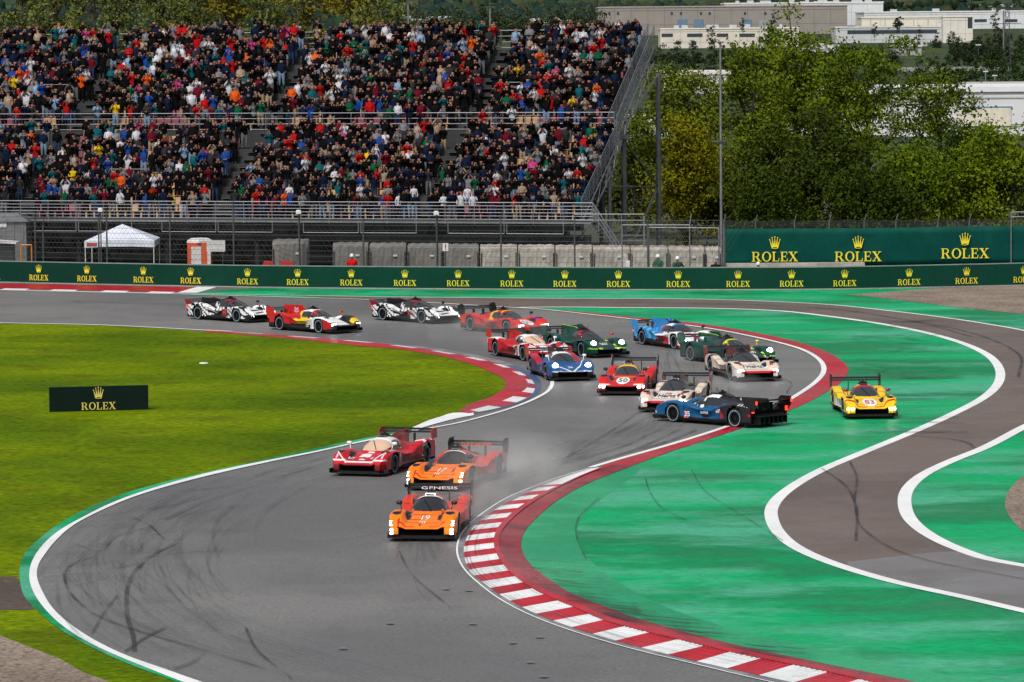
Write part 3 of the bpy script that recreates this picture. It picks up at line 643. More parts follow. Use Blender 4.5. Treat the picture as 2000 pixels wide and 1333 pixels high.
# white tent
y = ry(230)+3; a = at_depth(165, y); c = at_depth(302, y); w = c-a
zt = dp(234, 441, y).z; ze = dp(234, 471, y).z; zv = dp(234, 484, y).z
tn = empty('canopy_tent', ((a+c)/2, y+2, 0), label='white peaked pop-up tent behind the barrier on the left', cat='tent')
hw = w/2; M_tent = pm('tent_cloth', (.6, .64, .74), .7, var=.06, bump=.3, bscale=2)
V = [(0, 0, zt)]; F = []; ring = []
for sx, sy in ((-1, -1), (-.35, -1), (.35, -1), (1, -1), (1, 0), (1, 1), (0, 1), (-1, 1), (-1, 0)):
    V.append((sx*hw, sy*2.0, ze+(.06 if abs(sx) < 1 and abs(sy) == 1 else 0)))
n = 9
for k in range(n): V.append((V[1+k][0], V[1+k][1], zv-(0 if k in (0, 3, 5, 7) else -.06)))
for k in range(n): F.append((0, 1+k, 1+(k+1) % n)); F.append((1+k, 10+k, 10+(k+1) % n, 1+(k+1) % n))
mesh_np('canopy', np.array(V), F, M_tent, tn)
for sx, sy in ((-1, -1), (1, -1), (1, 1), (-1, 1)):
    mb = MB(); mb.tube((sx*(hw-.05), sy*1.95, 0), (sx*(hw-.05), sy*1.95, zv+.1), .03, 6); mb.build('leg', pm('white_pole', (.6, .6, .62), .4), tn)
mb = MB(); mb.box((-hw+.45, -2.02, (ze+zv)/2+.0), (.62, .01, .2)); mb.build('printed_patch', pm('dull_red', (.4, .05, .05), .6), tn)
# kiosk at far left
y = ry(0)+4; a = at_depth(-60, y); c = at_depth(52, y); zt = dp(0, 422, y).z
ks = empty('service_cabin', label='grey metal service cabin with rounded roof at the far left', cat='cabin')
M_cab = pm('cabin_grey', (.17, .175, .18), .5, .2, var=.2)
mb = MB(); mb.box(((a+c)/2, y+1.5, zt*.45), (c-a, 3, zt*.9)); mb.build('body', M_cab, ks)
mb = MB()
for k in range(7): mb.box(((a+c)/2, y+1.5-.0, zt*.9+.02+k*.07), (c-a+.3-k*.22, 3.3-k*.3, .068))
mb.build('roof', M_steel, ks)
for k in range(5):
    mb = MB(); mb.box((c-.2-k*.55, y-.02, zt*.5), (.05, .05, zt*.8)); mb.build('mullion', M_steel, ks)
mb = MB(); mb.box((at_depth(6, y), y-.04, dp(0, 439, y).z), (.5, .03, .34)); mb.build('notice', M_wp, ks)
y = ry(0)+1; a = at_depth(-60, y); c = at_depth(26, y); zt = dp(0, 478, y).z
o = MB().box(((a+c)/2, y+.5, zt/2), (c-a, .9, zt)).build('info_board', pm('grey_panel', (.2, .2, .21), .5)); 
ib = empty('info_counter', label='low grey counter under a white awning at the far left edge', cat='counter'); o.parent = ib; o.name = 'panel'
mb = MB(); za = dp(0, 470, y).z; mb.prism([(-2.6, 0), (0.1, -.18), (0.1, -.1), (-2.6, .12)], -1, 1, Matrix.Translation((at_depth(32, y), y, za)) @ Matrix.Rotation(PI/2, 4, 'X')); mb.build('awning', M_wp, ib)
# orange frame
og = empty('orange_frame', label='upright orange rectangular frame standing by the service cabin', cat='frame'); y = ry(50)-.3
a = at_depth(41, y); c = at_depth(62, y); zt = dp(50, 479, y).z; mb = MB()
for p, q in (((a, y, 0), (a, y, zt)), ((c, y, 0), (c, y, zt)), ((a, y, zt), (c, y, zt))): mb.tube(p, q, .045, 6)
mb.build('tube', pm('orange_paint', (.7, .22, .01), .5), og)
# trackside cameras / lamps on posts
for i, (px, py, wh) in enumerate(((196, 411, 'above the white tent'), (583, 415, 'above the separate covered block'), (852, 417, 'over the long row of covered blocks'))):
    e = empty('fence_camera', label='pale boxy camera housing on a post top '+wh, cat='camera', group='camera housings on fence posts')
    y = behind(px).y-.15; p = dp(px, py, y); mb = MB()
    mb.lathe([(.02, .14), (.13, .12), (.17, 0), (.15, -.1), (.02, -.12)], 10, off=p); mb.box(p+Vector((.02, -.12, .0)), (.26, .3, .16)); mb.build('housing', M_wp, e)
    mb = MB(); mb.tube(p-Vector((0, 0, .1)), (p.x+.02, p.y, .0), .04, 6); mb.tube(p-Vector((-.05, 0, .4)), p-Vector((.1, 0, .75)), .03, 5); mb.build('bracket_post', M_dsteel, e)
# little marshal signs
for px, py, w_, h_, lab in ((870, 483, .32, .45, 'small white panel with a red exclamation mark on a thin pole'), (907, 0, 0, 0, ''), (1226, 516, .24, .4, 'small white notice at the foot of the white covered blocks')):
    if not w_: continue
    e = empty('small_sign', label=lab, cat='sign'); y = behind(px).y-1.0; p = dp(px, py, y)
    mb = MB(); mb.box(p, (w_, .02, h_)); mb.build('panel', M_wp, e)
    mb = MB(); mb.tube((p.x, p.y+.03, 0), (p.x, p.y+.03, p.z), .02); mb.build('pole', M_dsteel, e)
    if '!' in lab or 'exclam' in lab:
        mb = MB(); mb.box(p+Vector((0, -.02, .06)), (.07, .012, .2)); mb.box(p+Vector((0, -.02, -.12)), (.07, .012, .06)); mb.build('mark', pm('dull_red', (.4, .05, .05)), e)
# tall lamp post
lp = empty('floodlight_post', label='very tall slim grey steel post left of the big green banner', cat='post'); y = yB+3
p = dp(1409, 520, y); t = dp(1408, 83, y)
mb = MB(); mb.tube((p.x, y, 0), (p.x, y, t.z), .09, 10, .06); mb.build('post', M_steel, lp)
mb = MB(); mb.box((p.x, y, t.z), (.4, .3, .08)); q = dp(1400, 276, y); mb.box((q.x+.15, y, q.z), (.9, .3, .12)); mb.build('bracket', M_dsteel, lp)
# ------------------------------------------------------------------ grandstand
TH = rad(17); UL = Vector((-math.cos(TH), math.sin(TH), 0)); VD = Vector((math.sin(TH), math.cos(TH), 0)); ZU = Vector((0, 0, 1))
s_ = (430-62)/(CH-3.4); YS = FPX/s_
P0 = dp(1158, 430, YS)                                 # right end of the front walkway
P0.z = 3.4
def SP(t, d, z): return P0+UL*t+VD*d+ZU*(z-3.4)       # t metres left along the stand, d metres back, height
DR, RS = .76, .45
LOW, UPP = 10, 12
LENT = 60.0
rows = []                                              # (d, z, t_right, tier)
for k in range(LOW): rows.append((1.5+k*DR, 3.4+k*RS*1.0, 1.2, 0))
for k in range(UPP): rows.append((1.5+LOW*DR+1.6+k*DR, 8.55+k*RS, 2.1, 1))
stand = empty('grandstand', P0, label='huge two-tier open concrete and steel grandstand packed with spectators', cat='grandstand')
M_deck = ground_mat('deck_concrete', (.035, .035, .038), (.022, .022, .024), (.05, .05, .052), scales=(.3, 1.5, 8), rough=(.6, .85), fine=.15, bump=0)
def bxs(mb, t0, t1, d0, d1, z0, z1):
    V = [SP(t, d, z) for t in (t0, t1) for d in (d0, d1) for z in (z0, z1)]
    mb.add(V, [(0, 1, 3, 2), (4, 6, 7, 5), (0, 4, 5, 1), (2, 3, 7, 6), (0, 2, 6, 4), (1, 5, 7, 3)])
def local(o): o.parent = stand; o.matrix_parent_inverse = Matrix.Translation(-P0); return o
mb = MB(); bxs(mb, 0, LENT, -.0, 1.5, 3.25, 3.4)
for d, z, tr, ti in rows:
    bxs(mb, tr, LENT, d+.002, d+DR, z-.62, z)
bxs(mb, 1.5, LENT, 1.5+LOW*DR+.003, 1.5+LOW*DR+1.6, 7.3, 7.5)
bxs(mb, 1.6, LENT, 1.5+LOW*DR+1.45, 1.5+LOW*DR+1.598, 7.5, 8.5)
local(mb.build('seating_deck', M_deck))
# aisle stair treads
AIS = [11.0, 24.2, 37.4, 50.6]
AIL = [5.6, 19.2, 32.6]
mb = MB()
for d, z, tr, ti in rows:
    for ta in AIS: bxs(mb, ta-.55, ta+.55, d-.3, d-.002, z-.225, z-.205)
local(mb.build('aisle_steps', pm('aisle_concrete', (.07, .07, .073), .85, var=.2)))
# railings
def rail(t0, t1, d, z, h, n, name, step=1.83, drop=0, r=.022):
    mb = MB()
    for k in range(n):
        zz = z+h-(k*(h-.1)/max(1, n-1)); mb.tube(SP(t0, d, zz), SP(t1, d, zz), r if k else r*1.35, 5)
    t = t0
    while t <= t1+.01: mb.tube(SP(t, d, z-drop), SP(t, d, z+h), .028, 5); t += step
    return local(mb.build(name, M_rail))
M_rail = pm('rail_steel', (.24, .25, .28), .4, .5, var=.15, scale=5)
rail(0, LENT, 0, 3.4, 1.1, 6, 'front_railing', drop=.2)
rail(1.6, LENT, 1.5+LOW*DR+1.5, 8.5, 1.12, 4, 'middle_railing', 1.9, .9)
rail(2.2, LENT, 1.5+LOW*DR+1.6+UPP*DR+.1, 8.55+UPP*RS-.45, 1.2, 4, 'top_railing', 1.9, .9)
# hanging light frames, fascia and beams below the walkway
t = 1.8; k = 0
while t < LENT-6:
    mb = MB(); mb.tube(SP(t, -.05, 3.25), SP(t, -.05, 2.65), .03, 5); mb.tube(SP(t, -.05, 2.66), SP(t+3.5, -.05, 2.66), .025, 5); mb.tube(SP(t+3.5, -.05, 3.25), SP(t+3.5, -.05, 2.65), .03, 5)
    local(mb.build('hanging_frame', M_rail))
    t += (3.66, 5.49)[k % 2]; k += 1
mb = MB(); bxs(mb, 0, LENT, -.03, .1, 3.26, 3.36); local(mb.build('walkway_edge', M_steel))
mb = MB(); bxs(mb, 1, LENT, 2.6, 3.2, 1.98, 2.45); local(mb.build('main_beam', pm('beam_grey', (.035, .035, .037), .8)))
for k in range(9):
    mb = MB(); t = 4.5+k*5.9
    mb.tube(SP(t, 2.9, 0), SP(t, 2.9, 2.2), .16, 10); mb.tube(SP(t, 7.5, 0), SP(t, 7.5, 5.5), .16, 10); mb.tube(SP(t, 2.9, .5), SP(t, 7.5, 4), .08, 6)
    mb.tube(SP(t+.3, 9.5, 0), SP(t+.3, 18, 12.0), .1, 6); mb.tube(SP(t, 18, 0), SP(t, 18, 12.4), .18, 8)
    local(mb.build('column', M_dsteel))
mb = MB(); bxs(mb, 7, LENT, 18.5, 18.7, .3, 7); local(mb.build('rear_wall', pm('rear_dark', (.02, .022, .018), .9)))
# side stair truss, right end
M_pole = pm('column_steel', (.17, .18, .195), .5, .3, var=.2)
def side(t, d0, z0, d1, z1, name):
    mb = MB()
    for k in range(6):
        h = .15+k*.2; mb.tube(SP(t, d0, z0+h), SP(t, d1, z1+h), .022, 5)
    n = int((d1-d0)/.9)
    for k in range(n+1):
        f = k/n; d = d0+(d1-d0)*f; z = z0+(z1-z0)*f; mb.tube(SP(t, d, z-.2), SP(t, d, z+1.2), .025, 5)
    for zz in (-.25, -1.15): mb.tube(SP(t, d0, z0+zz), SP(t, d1, z1+zz), .05, 6)
    for k in range(n):
        f = k/n; g_ = (k+1)/n; a_, b__ = (-.25, -1.15) if k % 2 else (-1.15, -.25)
        mb.tube(SP(t, d0+(d1-d0)*f, z0+(z1-z0)*f+a_), SP(t, d0+(d1-d0)*g_, z0+(z1-z0)*g_+b__), .03, 5)
    return local(mb.build(name, M_rail))
side(1.0, 1.0, 3.5, 1.5+LOW*DR, 7.9, 'side_railing')
side(1.9, 1.5+LOW*DR+1.2, 8.3, 1.5+LOW*DR+1.6+UPP*DR, 8.55+UPP*RS, 'side_railing')
side(1.5, 1.5+LOW*DR+1.6, 8.2, 1.5+LOW*DR+1.6+UPP*DR, 8.4+UPP*RS, 'side_railing')
def scol(px, ytop, y, r=.16, name='column'):
    a = dp(px, ytop, y); mb = MB(); mb.tube((a.x, y, 0), (a.x, y, a.z), r, 10); local(mb.build(name, M_pole)); return a
YA, YB_, YC = 262.0, 254.0, 249.0
A1 = scol(1285, 143, YA); B1 = scol(1218, 262, YB_, .17); C1 = scol(1190, 325, YC, .13)
mb = MB()
for p, q, r in (((1285, 146, YA), (1212, 262, YB_), .07), ((1221, 278, YB_), (1284, 362, YA), .07), ((1216, 278, YB_), (1188, 326, YC), .08), ((1190, 365, YC), (1284, 365, YA), .05),
                ((1284, 368, YA), (1236, 478, YB_), .08), ((1188, 328, YC), (1110, 445, 245), .06)):
    mb.tube(dp(*p), dp(*q), r, 7)
local(mb.build('brace', M_pole))
mb = MB(); mb.box(dp(1210, 268, YB_), (1.3, 1.6, .22)); local(mb.build('landing', M_dsteel))
# ground-level exit stair at the right end
es = empty('exit_stair', label='steel exit stair with pale handrails descending from the right end of the stand', cat='stair')
mb = MB()
for k in range(15):
    f = k/14; mb.box(dp(1160+f*62, 432, YS).xy.to_3d()+ZU*(3.4-f*3.1), (.42, 1.3, .04))
mb.build('tread', M_dsteel, es)
mb = MB()
for yy in (-.65, .65):
    a = dp(1158, 430, YS+yy); c = dp(1224, 430, YS+yy)
    for h in (.5, .8, 1.1): mb.tube((a.x, a.y, 3.4+h), (c.x, c.y, .3+h), .025, 5)
    for k in range(7):
        f = k/6; p = a.lerp(c, f); mb.tube((p.x, p.y, 3.4-3.1*f), (p.x, p.y, 4.5-3.1*f), .025, 5)
mb.build('handrail', M_rail, es)
tf = empty('stair_portal', label='pale steel portal frame in front of the exit stair behind the barrier', cat='frame'); y = 238.0
mb = MB()
for yy, x0, x1 in ((419, 1121, 1258), (431, 1121, 1258)): mb.tube(dp(x0, yy, y), dp(x1, yy, y), .035, 6)
a = dp(1258, 422, y); mb.tube(a, (a.x, a.y, 0), .05, 6); a = dp(1214, 421, y); mb.tube(a, (a.x, a.y, 0), .03, 6)
for yy in (460, 470): mb.tube(dp(1214, yy, y), dp(1262, yy, y), .025, 5)
mb.build('tube', M_steel, tf)
# seats
M_sb = pm('beige_seat', (.5, .32, .18), .5, var=.1); M_sp = pm('pink_seat', (.26, .09, .115), .5, var=.1)
def seat_geo(mb, t, d, z, mi):
    bxs2 = lambda a, b_, c, e, f, g_: mb.add([SP(t+x, d+y_, z+h) for x in (a, b_) for y_ in (c, e) for h in (f, g_)], [(0, 1, 3, 2), (4, 6, 7, 5), (0, 4, 5, 1), (2, 3, 7, 6), (0, 2, 6, 4), (1, 5, 7, 3)], mi)
    bxs2(-.2, .2, .34, .70, .40, .43); bxs2(-.2, .2, .66, .70, .431, .80); bxs2(-.05, .05, .40, .66, 0, .399)
mbS = MB(); nseat = 0; SEATS = []
def aisle(t, tier, d=0): return any(abs(t-a) < .75 for a in AIS)
for ri, (d, z, tr, ti) in enumerate(rows):
    t = tr+.5
    while t < 54:
        if all(abs(t-a) > 1.25 for a in AIS):
            blk = int((t+ri*0)/6.6+ti) % 2; mi = 1 if blk else 0
            if ri == 0 and nseat < 72:
                mb = MB(); seat_geo(mb, t, d-.35, z, 0); local(mb.build('seat', [M_sp if mi else M_sb])); nseat += 1
            else: seat_geo(mbS, t, d-.35, z, mi)
        t += .52
o = local(mbS.build('seat_rows', [M_sb, M_sp])); o['kind'] = 'stuff'
# entry openings with handrails in the decks
for ti, tc in ((1, 40.5), (1, 17.0), (0, 31.2), (1, 8.0)):
    base = rows[LOW+1] if ti else rows[1]; d0, z0 = base[0], base[1]
    mb = MB()
    for s in (-1.3, 1.3):
        for h in (.5, .8, 1.1): mb.tube(SP(tc+s, d0, z0+h), SP(tc+s, d0+3*DR, z0+3*RS+h), .022, 5)
        for k in range(4): mb.tube(SP(tc+s, d0+k*DR, z0+k*RS), SP(tc+s, d0+k*DR, z0+k*RS+1.1), .022, 5)
    for h in (.8, 1.1): mb.tube(SP(tc-1.3, d0+3*DR, z0+3*RS+h), SP(tc+1.3, d0+3*DR, z0+3*RS+h), .022, 5)
    local(mb.build('entry_railing', M_rail))

# ------------------------------------------------------------------ people
def person_template(pose, sub):
    J = {'hip': (0, 0, .93), 'che': (0, -.01, 1.27), 'nek': (0, 0, 1.47), 'hd0': (0, -.02, 1.56), 'hd1': (0, -.02, 1.68)}
    w = {'hip': .15, 'che': .17, 'nek': .065, 'hd0': .078, 'hd1': .076}
    for s, n in ((-1, 'L'), (1, 'R')):
        J['sh'+n] = (s*.19, 0, 1.39); w['sh'+n] = .075
        J['hp'+n] = (s*.10, 0, .86); w['hp'+n] = .11
        J['kn'+n] = (s*.12, -.03, .49); w['kn'+n] = .075
        J['an'+n] = (s*.13, .0, .09); w['an'+n] = .05
        J['to'+n] = (s*.14, -.15, .045); w['to'+n] = .045
        if pose == 'phone' or (pose == 'onehand' and s == 1): e, h = (s*.27, -.16, 1.20), (s*.055, -.30, 1.52)
        elif pose == 'overhead': e, h = (s*.28, -.12, 1.50), (s*.07, -.22, 1.80)
        elif pose == 'folded': e, h = (s*.27, -.05, 1.13), (s*-.04, -.22, 1.14)
        elif pose == 'clasped': e, h = (s*.26, -.03, 1.12), (s*.03, -.22, .98)
        elif pose == 'wave' and s == 1: e, h = (.30, -.03, 1.55), (.26, -.06, 1.86)
        else: e, h = (s*.25, .02, 1.13), (s*.25, -.06, .88)
        J['el'+n] = e; w['el'+n] = .052; J['ha'+n] = h; w['ha'+n] = .042
    names = list(J); ix = {n: i for i, n in enumerate(names)}
    E = [('hip', 'che'), ('che', 'nek'), ('nek', 'hd0'), ('hd0', 'hd1')]
    for n in 'LR': E += [('che', 'sh'+n), ('sh'+n, 'el'+n), ('el'+n, 'ha'+n), ('hip', 'hp'+n), ('hp'+n, 'kn'+n), ('kn'+n, 'an'+n), ('an'+n, 'to'+n)]
    me = bpy.data.meshes.new('t'); me.from_pydata([J[n] for n in names], [(ix[a], ix[b_]) for a, b_ in E], [])
    ob = bpy.data.objects.new('t', me); C.objects.link(ob)
    md = ob.modifiers.new('s', 'SKIN'); sv_ = me.skin_vertices[0].data
    for i, n in enumerate(names): sv_[i].radius = (w[n]*(1.12 if n in ('hip', 'che') else 1), w[n]*(.8 if n in ('hip', 'che') else 1)); sv_[i].use_root = (n == 'hip')
    if sub: s2 = ob.modifiers.new('u', 'SUBSURF'); s2.levels = sub; s2.render_levels = sub
    dg = bpy.context.evaluated_depsgraph_get(); ev = ob.evaluated_get(dg); em = ev.to_mesh()
    V = np.array([v.co[:] for v in em.vertices]); F = [tuple(p.vertices) for p in em.polygons]
    ev.to_mesh_clear(); bpy.data.objects.remove(ob)
    F4 = np.array([f if len(f) == 4 else (*f, f[-1]) for f in F if len(f) <= 4])
    cen = V[F4].mean(1); cls = np.zeros(len(F4), int)         # 0 top, 1 legs, 2 skin, 3 hair, 4 shoes
    segs = []
    for a, b_ in E: segs.append((np.array(J[a]), np.array(J[b_]), a, b_))
    D = []
    for a, b_, na, nb in segs:
        ab = b_-a; t = np.clip(((cen-a)@ab)/(ab@ab), 0, 1); D.append(np.linalg.norm(cen-a-t[:, None]*ab, axis=1)/ (w[na]+w[nb]))
    bi = np.argmin(np.array(D), 0)
    for i, (a, b_, na, nb) in enumerate(segs):
        mk = bi == i
        if nb == 'hd1' or nb == 'hd0': cls[mk] = 2
        if nb[:2] in ('kn', 'an', 'hp'): cls[mk] = 1
        if nb[:2] == 'to': cls[mk] = 4
        if nb[:2] == 'ha': cls[mk & (np.linalg.norm(cen-b_, axis=1) < .09)] = 2
    cls[(cls == 1) & (cen[:, 2] > .9)] = 0
    hair = (cls == 2) & (cen[:, 2] > 1.50) & (np.abs(cen[:, 0]) < .13) & ((cen[:, 2] > 1.70) | (cen[:, 1] > .02)) & (np.hypot(cen[:, 0], cen[:, 1]+.02) < .14)
    cls[hair] = 3
    return V, F4, cls
POSES = ['phone', 'onehand', 'down', 'folded', 'clasped', 'overhead', 'wave']
T1 = {p: person_template(p, 1) for p in POSES}; T0 = {p: person_template(p, 0) for p in POSES}
TOPS = [('black', (.005, .005, .006), 54), ('navy', (.006, .011, .028), 15), ('charcoal', (.022, .023, .026), 9), ('red', (.33, .008, .009), 5.5), ('white', (.45, .46, .5), 5.5), ('grey', (.15, .16, .175), 5),
        ('blue', (.012, .05, .23), 3), ('pale blue', (.18, .27, .38), 1.5), ('teal', (.006, .08, .10), 2.6), ('green', (.006, .07, .035), 1.8), ('beige', (.28, .21, .155), 2), ('orange', (.55, .08, .01), .9),
        ('yellow', (.55, .38, .01), .9), ('pink', (.35, .04, .16), .8), ('maroon', (.1, .006, .014), 4)]
PANTS = [('black', (.006, .006, .008), 48), ('dark blue jeans', (.02, .04, .09), 25), ('pale jeans', (.16, .24, .34), 10), ('grey', (.12, .12, .13), 8), ('beige', (.3, .23, .16), 6)]
SKIN = [(.23, .11, .075), (.19, .085, .06), (.27, .14, .10), (.11, .055, .035)]
HAIRS = [(.008, .006, .005), (.03, .018, .01), (.02, .012, .008), (.16, .1, .05), (.3, .28, .26)]
CAPS = [('black', (.008, .008, .01)), ('red', (.5, .01, .01)), ('white', (.65, .65, .66)), ('yellow', (.7, .5, .01)), ('blue', (.02, .08, .4))]
PW = [50, 10, 12, 8, 8, 7, 2]
POSET = {'phone': 'both hands at face', 'onehand': 'one hand at face', 'down': 'arms hanging down', 'folded': 'arms folded', 'clasped': 'hands joined', 'overhead': 'both hands above head', 'wave': 'arm raised'}
M_ppl = pm('clothes_and_skin', attr=True, rough=.95, var=.25, scale=9, spec=.03)
def colours(cls, top, pant, skin, hair):
    pal = np.array([top, pant, skin, hair, (.05, .05, .05)]); return pal[cls]
def put(V, ang, sc, wd, loc):
    c_, s2 = math.cos(ang), math.sin(ang); P = V*np.array([sc*wd, sc*wd, sc])
    return np.stack([P[:, 0]*c_-P[:, 1]*s2+loc[0], P[:, 0]*s2+P[:, 1]*c_+loc[1], P[:, 2]+loc[2]], 1)
def pick(L_, r): return r.choices(L_, [x[2] for x in L_])[0]
rp = random.Random(5)
FACE = -rad(4)
ordw = lambda n: str(n)+('th' if 10 <= n % 100 <= 20 else {1: 'st', 2: 'nd', 3: 'rd'}.get(n % 10, 'th'))
front = {}
bigV, bigF, bigC, off = [], [], [], 0
roster = []
for ri, (d, z, tr, ti) in enumerate([(-1, 3.4, .4, 0)]+rows+[(rows[-1][0]+DR*.9, rows[-1][1]+.22, 2.6, 1)]):
    dd = .35 if ri == 0 else d+.12
    t = tr+rp.uniform(.1, .4); tmax = 56; occ = .38 if ri == 0 else (.9 if ti else .86)
    if ri in (1,): occ = .82
    if ri == len(rows)+1: occ = .42
    if ri == 11: occ = .7
    while t < tmax:
        step = rp.uniform(.33, .58)
        inais = aisle(t, ti)
        if (not inais and rp.random() < occ) or (inais and rp.random() < .12):
            roster.append((ri, t, dd+rp.uniform(-.14, .22), z+(rp.choice((0, 0, 0, -.28, .0, .2)) if 1 < ri < len(rows) and ri > 4 else 0)))
        t += step
IND = []
for (ri, t, d, z) in roster:
    pose = rp.choices(POSES, PW)[0]; top = pick(TOPS, rp); pant = pick(PANTS, rp); cap = rp.random() < .16
    cp = rp.choice(CAPS) if cap else None; sk_ = rp.choice(SKIN); hr = cp[1] if cp else rp.choice(HAIRS)
    IND.append(dict(ri=ri, t=t, d=d, z=z, pose=pose, top=top, pant=pant, cap=cp, skin=sk_, hair=hr, sc=rp.uniform(.88, 1.08), wd=rp.uniform(.9, 1.08), ang=FACE+rp.uniform(-.35, .35)))
near = sorted([p for p in IND if p['ri'] <= 4 and p['t'] < 38.5], key=lambda p: (p['ri'], -p['t']))[:290]
ids = set(id(p) for p in near)
cnt = {}
RN = {0: 'front walkway', 1: 'first seat row', 2: 'second seat row', 3: 'third seat row', 4: 'fourth seat row'}
for p in near:
    V, F, cl = T1[p['pose']]; loc = SP(p['t'], p['d'], p['z'])
    cols = colours(cl, p['top'][1], p['pant'][1], p['skin'], p['hair'])
    o = mesh_np('person', put(V, 0, p['sc'], p['wd'], (0, 0, 0)), F, M_ppl, None, cols=cols, smooth=True)
    o.location = loc; o.rotation_euler = (0, 0, p['ang'])
    key = (p['ri'], p['top'][0]); cnt[key] = cnt.get(key, 0)+1
    tag(o, '%s %s-topped person from the left, %s, %s' % (ordw(cnt[key]), p['top'][0], RN[p['ri']], POSET[p['pose']]), 'person', 'spectators in the lower rows')
for p in IND:
    if id(p) in ids: continue
    V, F, cl = T0[p['pose']]; loc = SP(p['t'], p['d'], p['z'])
    bigV.append(put(V, p['ang'], p['sc'], p['wd'], loc)); bigF.append(F+off); off += len(V)
    bigC.append(colours(cl, p['top'][1], p['pant'][1], p['skin'], p['hair']))
o = mesh_np('spectator_crowd', np.concatenate(bigV), np.concatenate(bigF), M_ppl, None, cols=np.concatenate(bigC), smooth=True)
o['kind'] = 'stuff'; o['label'] = 'dense crowd of standing spectators filling the upper rows of the grandstand'; o['category'] = 'crowd'
# marshals and photographer behind the barrier
def marshal(px, ytop, name_top, col, pose, label, helmet, hcol=(.7, .7, .7), ang=0, extra=1.2):
    q = behind(px, extra); z0 = dp(px, ytop, q.y).z-1.8
    V, F, cl = T1[pose]; cols = colours(cl, col, (.03, .03, .04), SKIN[0], hcol if helmet else HAIRS[1])
    o = mesh_np('person', put(V, 0, 1, 1.15, (0, 0, 0)), F, M_ppl, None, cols=cols, smooth=True)
    o.location = (q.x, q.y, z0); o.rotation_euler = (0, 0, ang); tag(o, label, 'person')
    if helmet:
        mb = MB(); mb.lathe([(.005, .155), (.07, .14), (.115, .08), (.125, 0), (.118, -.03)], 14, off=(0, -.02, 1.66)); mb.build('helmet', M_wp, o, smooth=True)
marshal(692, 496, 'red', (.5, .012, .012), 'down', 'marshal in red overalls and white helmet standing behind the barrier', True)
marshal(1288, 497, 'green', (.03, .09, .06), 'folded', 'marshal in dark green jacket and white helmet, left of the pair by the lamp post', True, ang=-.5)
marshal(1324, 501, 'green', (.03, .08, .055), 'phone', 'marshal in dark green jacket and white helmet, right of the pair by the lamp post', True, ang=.3)
marshal(1397, 505, 'black', (.015, .015, .02), 'phone', 'bare-headed photographer in dark clothes at the left edge of the big banner', False)
marshal(1481, 512, 'orange', (.7, .1, .01), 'down', 'marshal in orange jacket and white helmet almost hidden below the big banner', True)
# ------------------------------------------------------------------ race cars
def sstep(a, b_, x): t = np.clip((x-a)/(b_-a), 0, 1); return t*t*(3-2*t)
PX = np.array([-2.35, -1.9, -1.2, -.5, .3, 1.0, 1.6, 2.2, 2.5, 2.62])
def car_shape(x, y, q):
    ay = np.abs(y)
    base = np.interp(x, PX, [.60, .60, .54, .48, .50, .63, .60, .47, .38, .33])
    ffp = np.interp(x, [.45, .85, 1.2, 1.6, 1.95, 2.25, 2.5, 2.62], [.47, .62, .735, .77, .75, .66, .52, .40])+q.get('ff', 0)
    ff = base+(ffp-base)*sstep(q.get('fi', .44), q.get('fi', .44)+.2, ay); ff = ff-.07*sstep(.86, 1.0, ay)
    rfp = np.interp(x, [-2.4, -2.05, -1.55, -1.05, -.6, -.25], [.74, .81, .845, .79, .64, .5])
    rf = np.minimum(base, .56)+(rfp-np.minimum(base, .56))*sstep(.50, .68, ay); rf = rf-.06*sstep(.88, 1.0, ay)
    pod = np.interp(x, [-1.2, -.7, .3, .75, 1.0], [.5, .56, .58, .54, .5])-.10*sstep(.75, 1., ay)
    zc = np.interp(x, [-2.3, -1.6, -.95, -.45, 0, .32, .7, 1.0, 1.28, 1.4], [.64, .76, .90, 1.0, 1.055, 1.04, .90, .74, .60, .2])
    hw = np.interp(x, [-2.3, -1.6, -.95, -.4, .2, .7, 1.0, 1.3], [.10, .17, .30, .46, .56, .55, .46, .22])
    can = base+(zc-base)*np.maximum(0, 1-(ay/hw)**2.6)**.5*(zc > base)
    can = np.where(ay < hw, can, 0)
    h = np.maximum.reduce([base, ff*(x > .3), rf*(x < -.1), np.where((x < 1.0) & (x > -1.3), pod, 0), can])
    return h, can > np.maximum(base, pod)+.05, zc, hw
def wid(x): return np.interp(x, [-2.4, -1.9, -1.05, -.6, .3, .75, 1.08, 2.05, 2.4, 2.62], [.965, .985, .99, .93, .90, .93, .99, .985, .94, .80])
M_paint = pm('car_paint', attr=True, rough=.35, coat=.3, var=.1, scale=5, spec=.3)
M_glass = pm('tinted_glass', attr=True, rough=.1, coat=.1, var=0, spec=.7)
M_carb = pm('carbon', (.005, .005, .006), .45, coat=.1, var=.2, scale=8)
M_tyre = pm('tyre_rubber', attr=True, rough=.8, var=.15, scale=10, spec=.25)
M_rim = pm('rim_alloy', (.025, .025, .028), .35, .6, var=.1)
M_lamp = pm('lamp_lit', (.95, .97, 1.0), .2, var=0, emit=16)
M_lampd = pm('lamp_daylight_strip', (.95, .97, 1.0), .2, var=0, emit=4)
M_redl = pm('rain_light', (1, .02, .01), .3, var=0, emit=5)
M_wt = pm('decal_white', (.75, .75, .76), .35, var=.02); M_bk = pm('decal_black', (.008, .008, .01), .35, var=.02)
M_mist = None
M_matte = pm('matte_black', (.004, .004, .005), .9, var=0, spec=.1)
def smat(name, col): return pm('paint_'+name, col, .3, coat=.6, var=.05, scale=6)
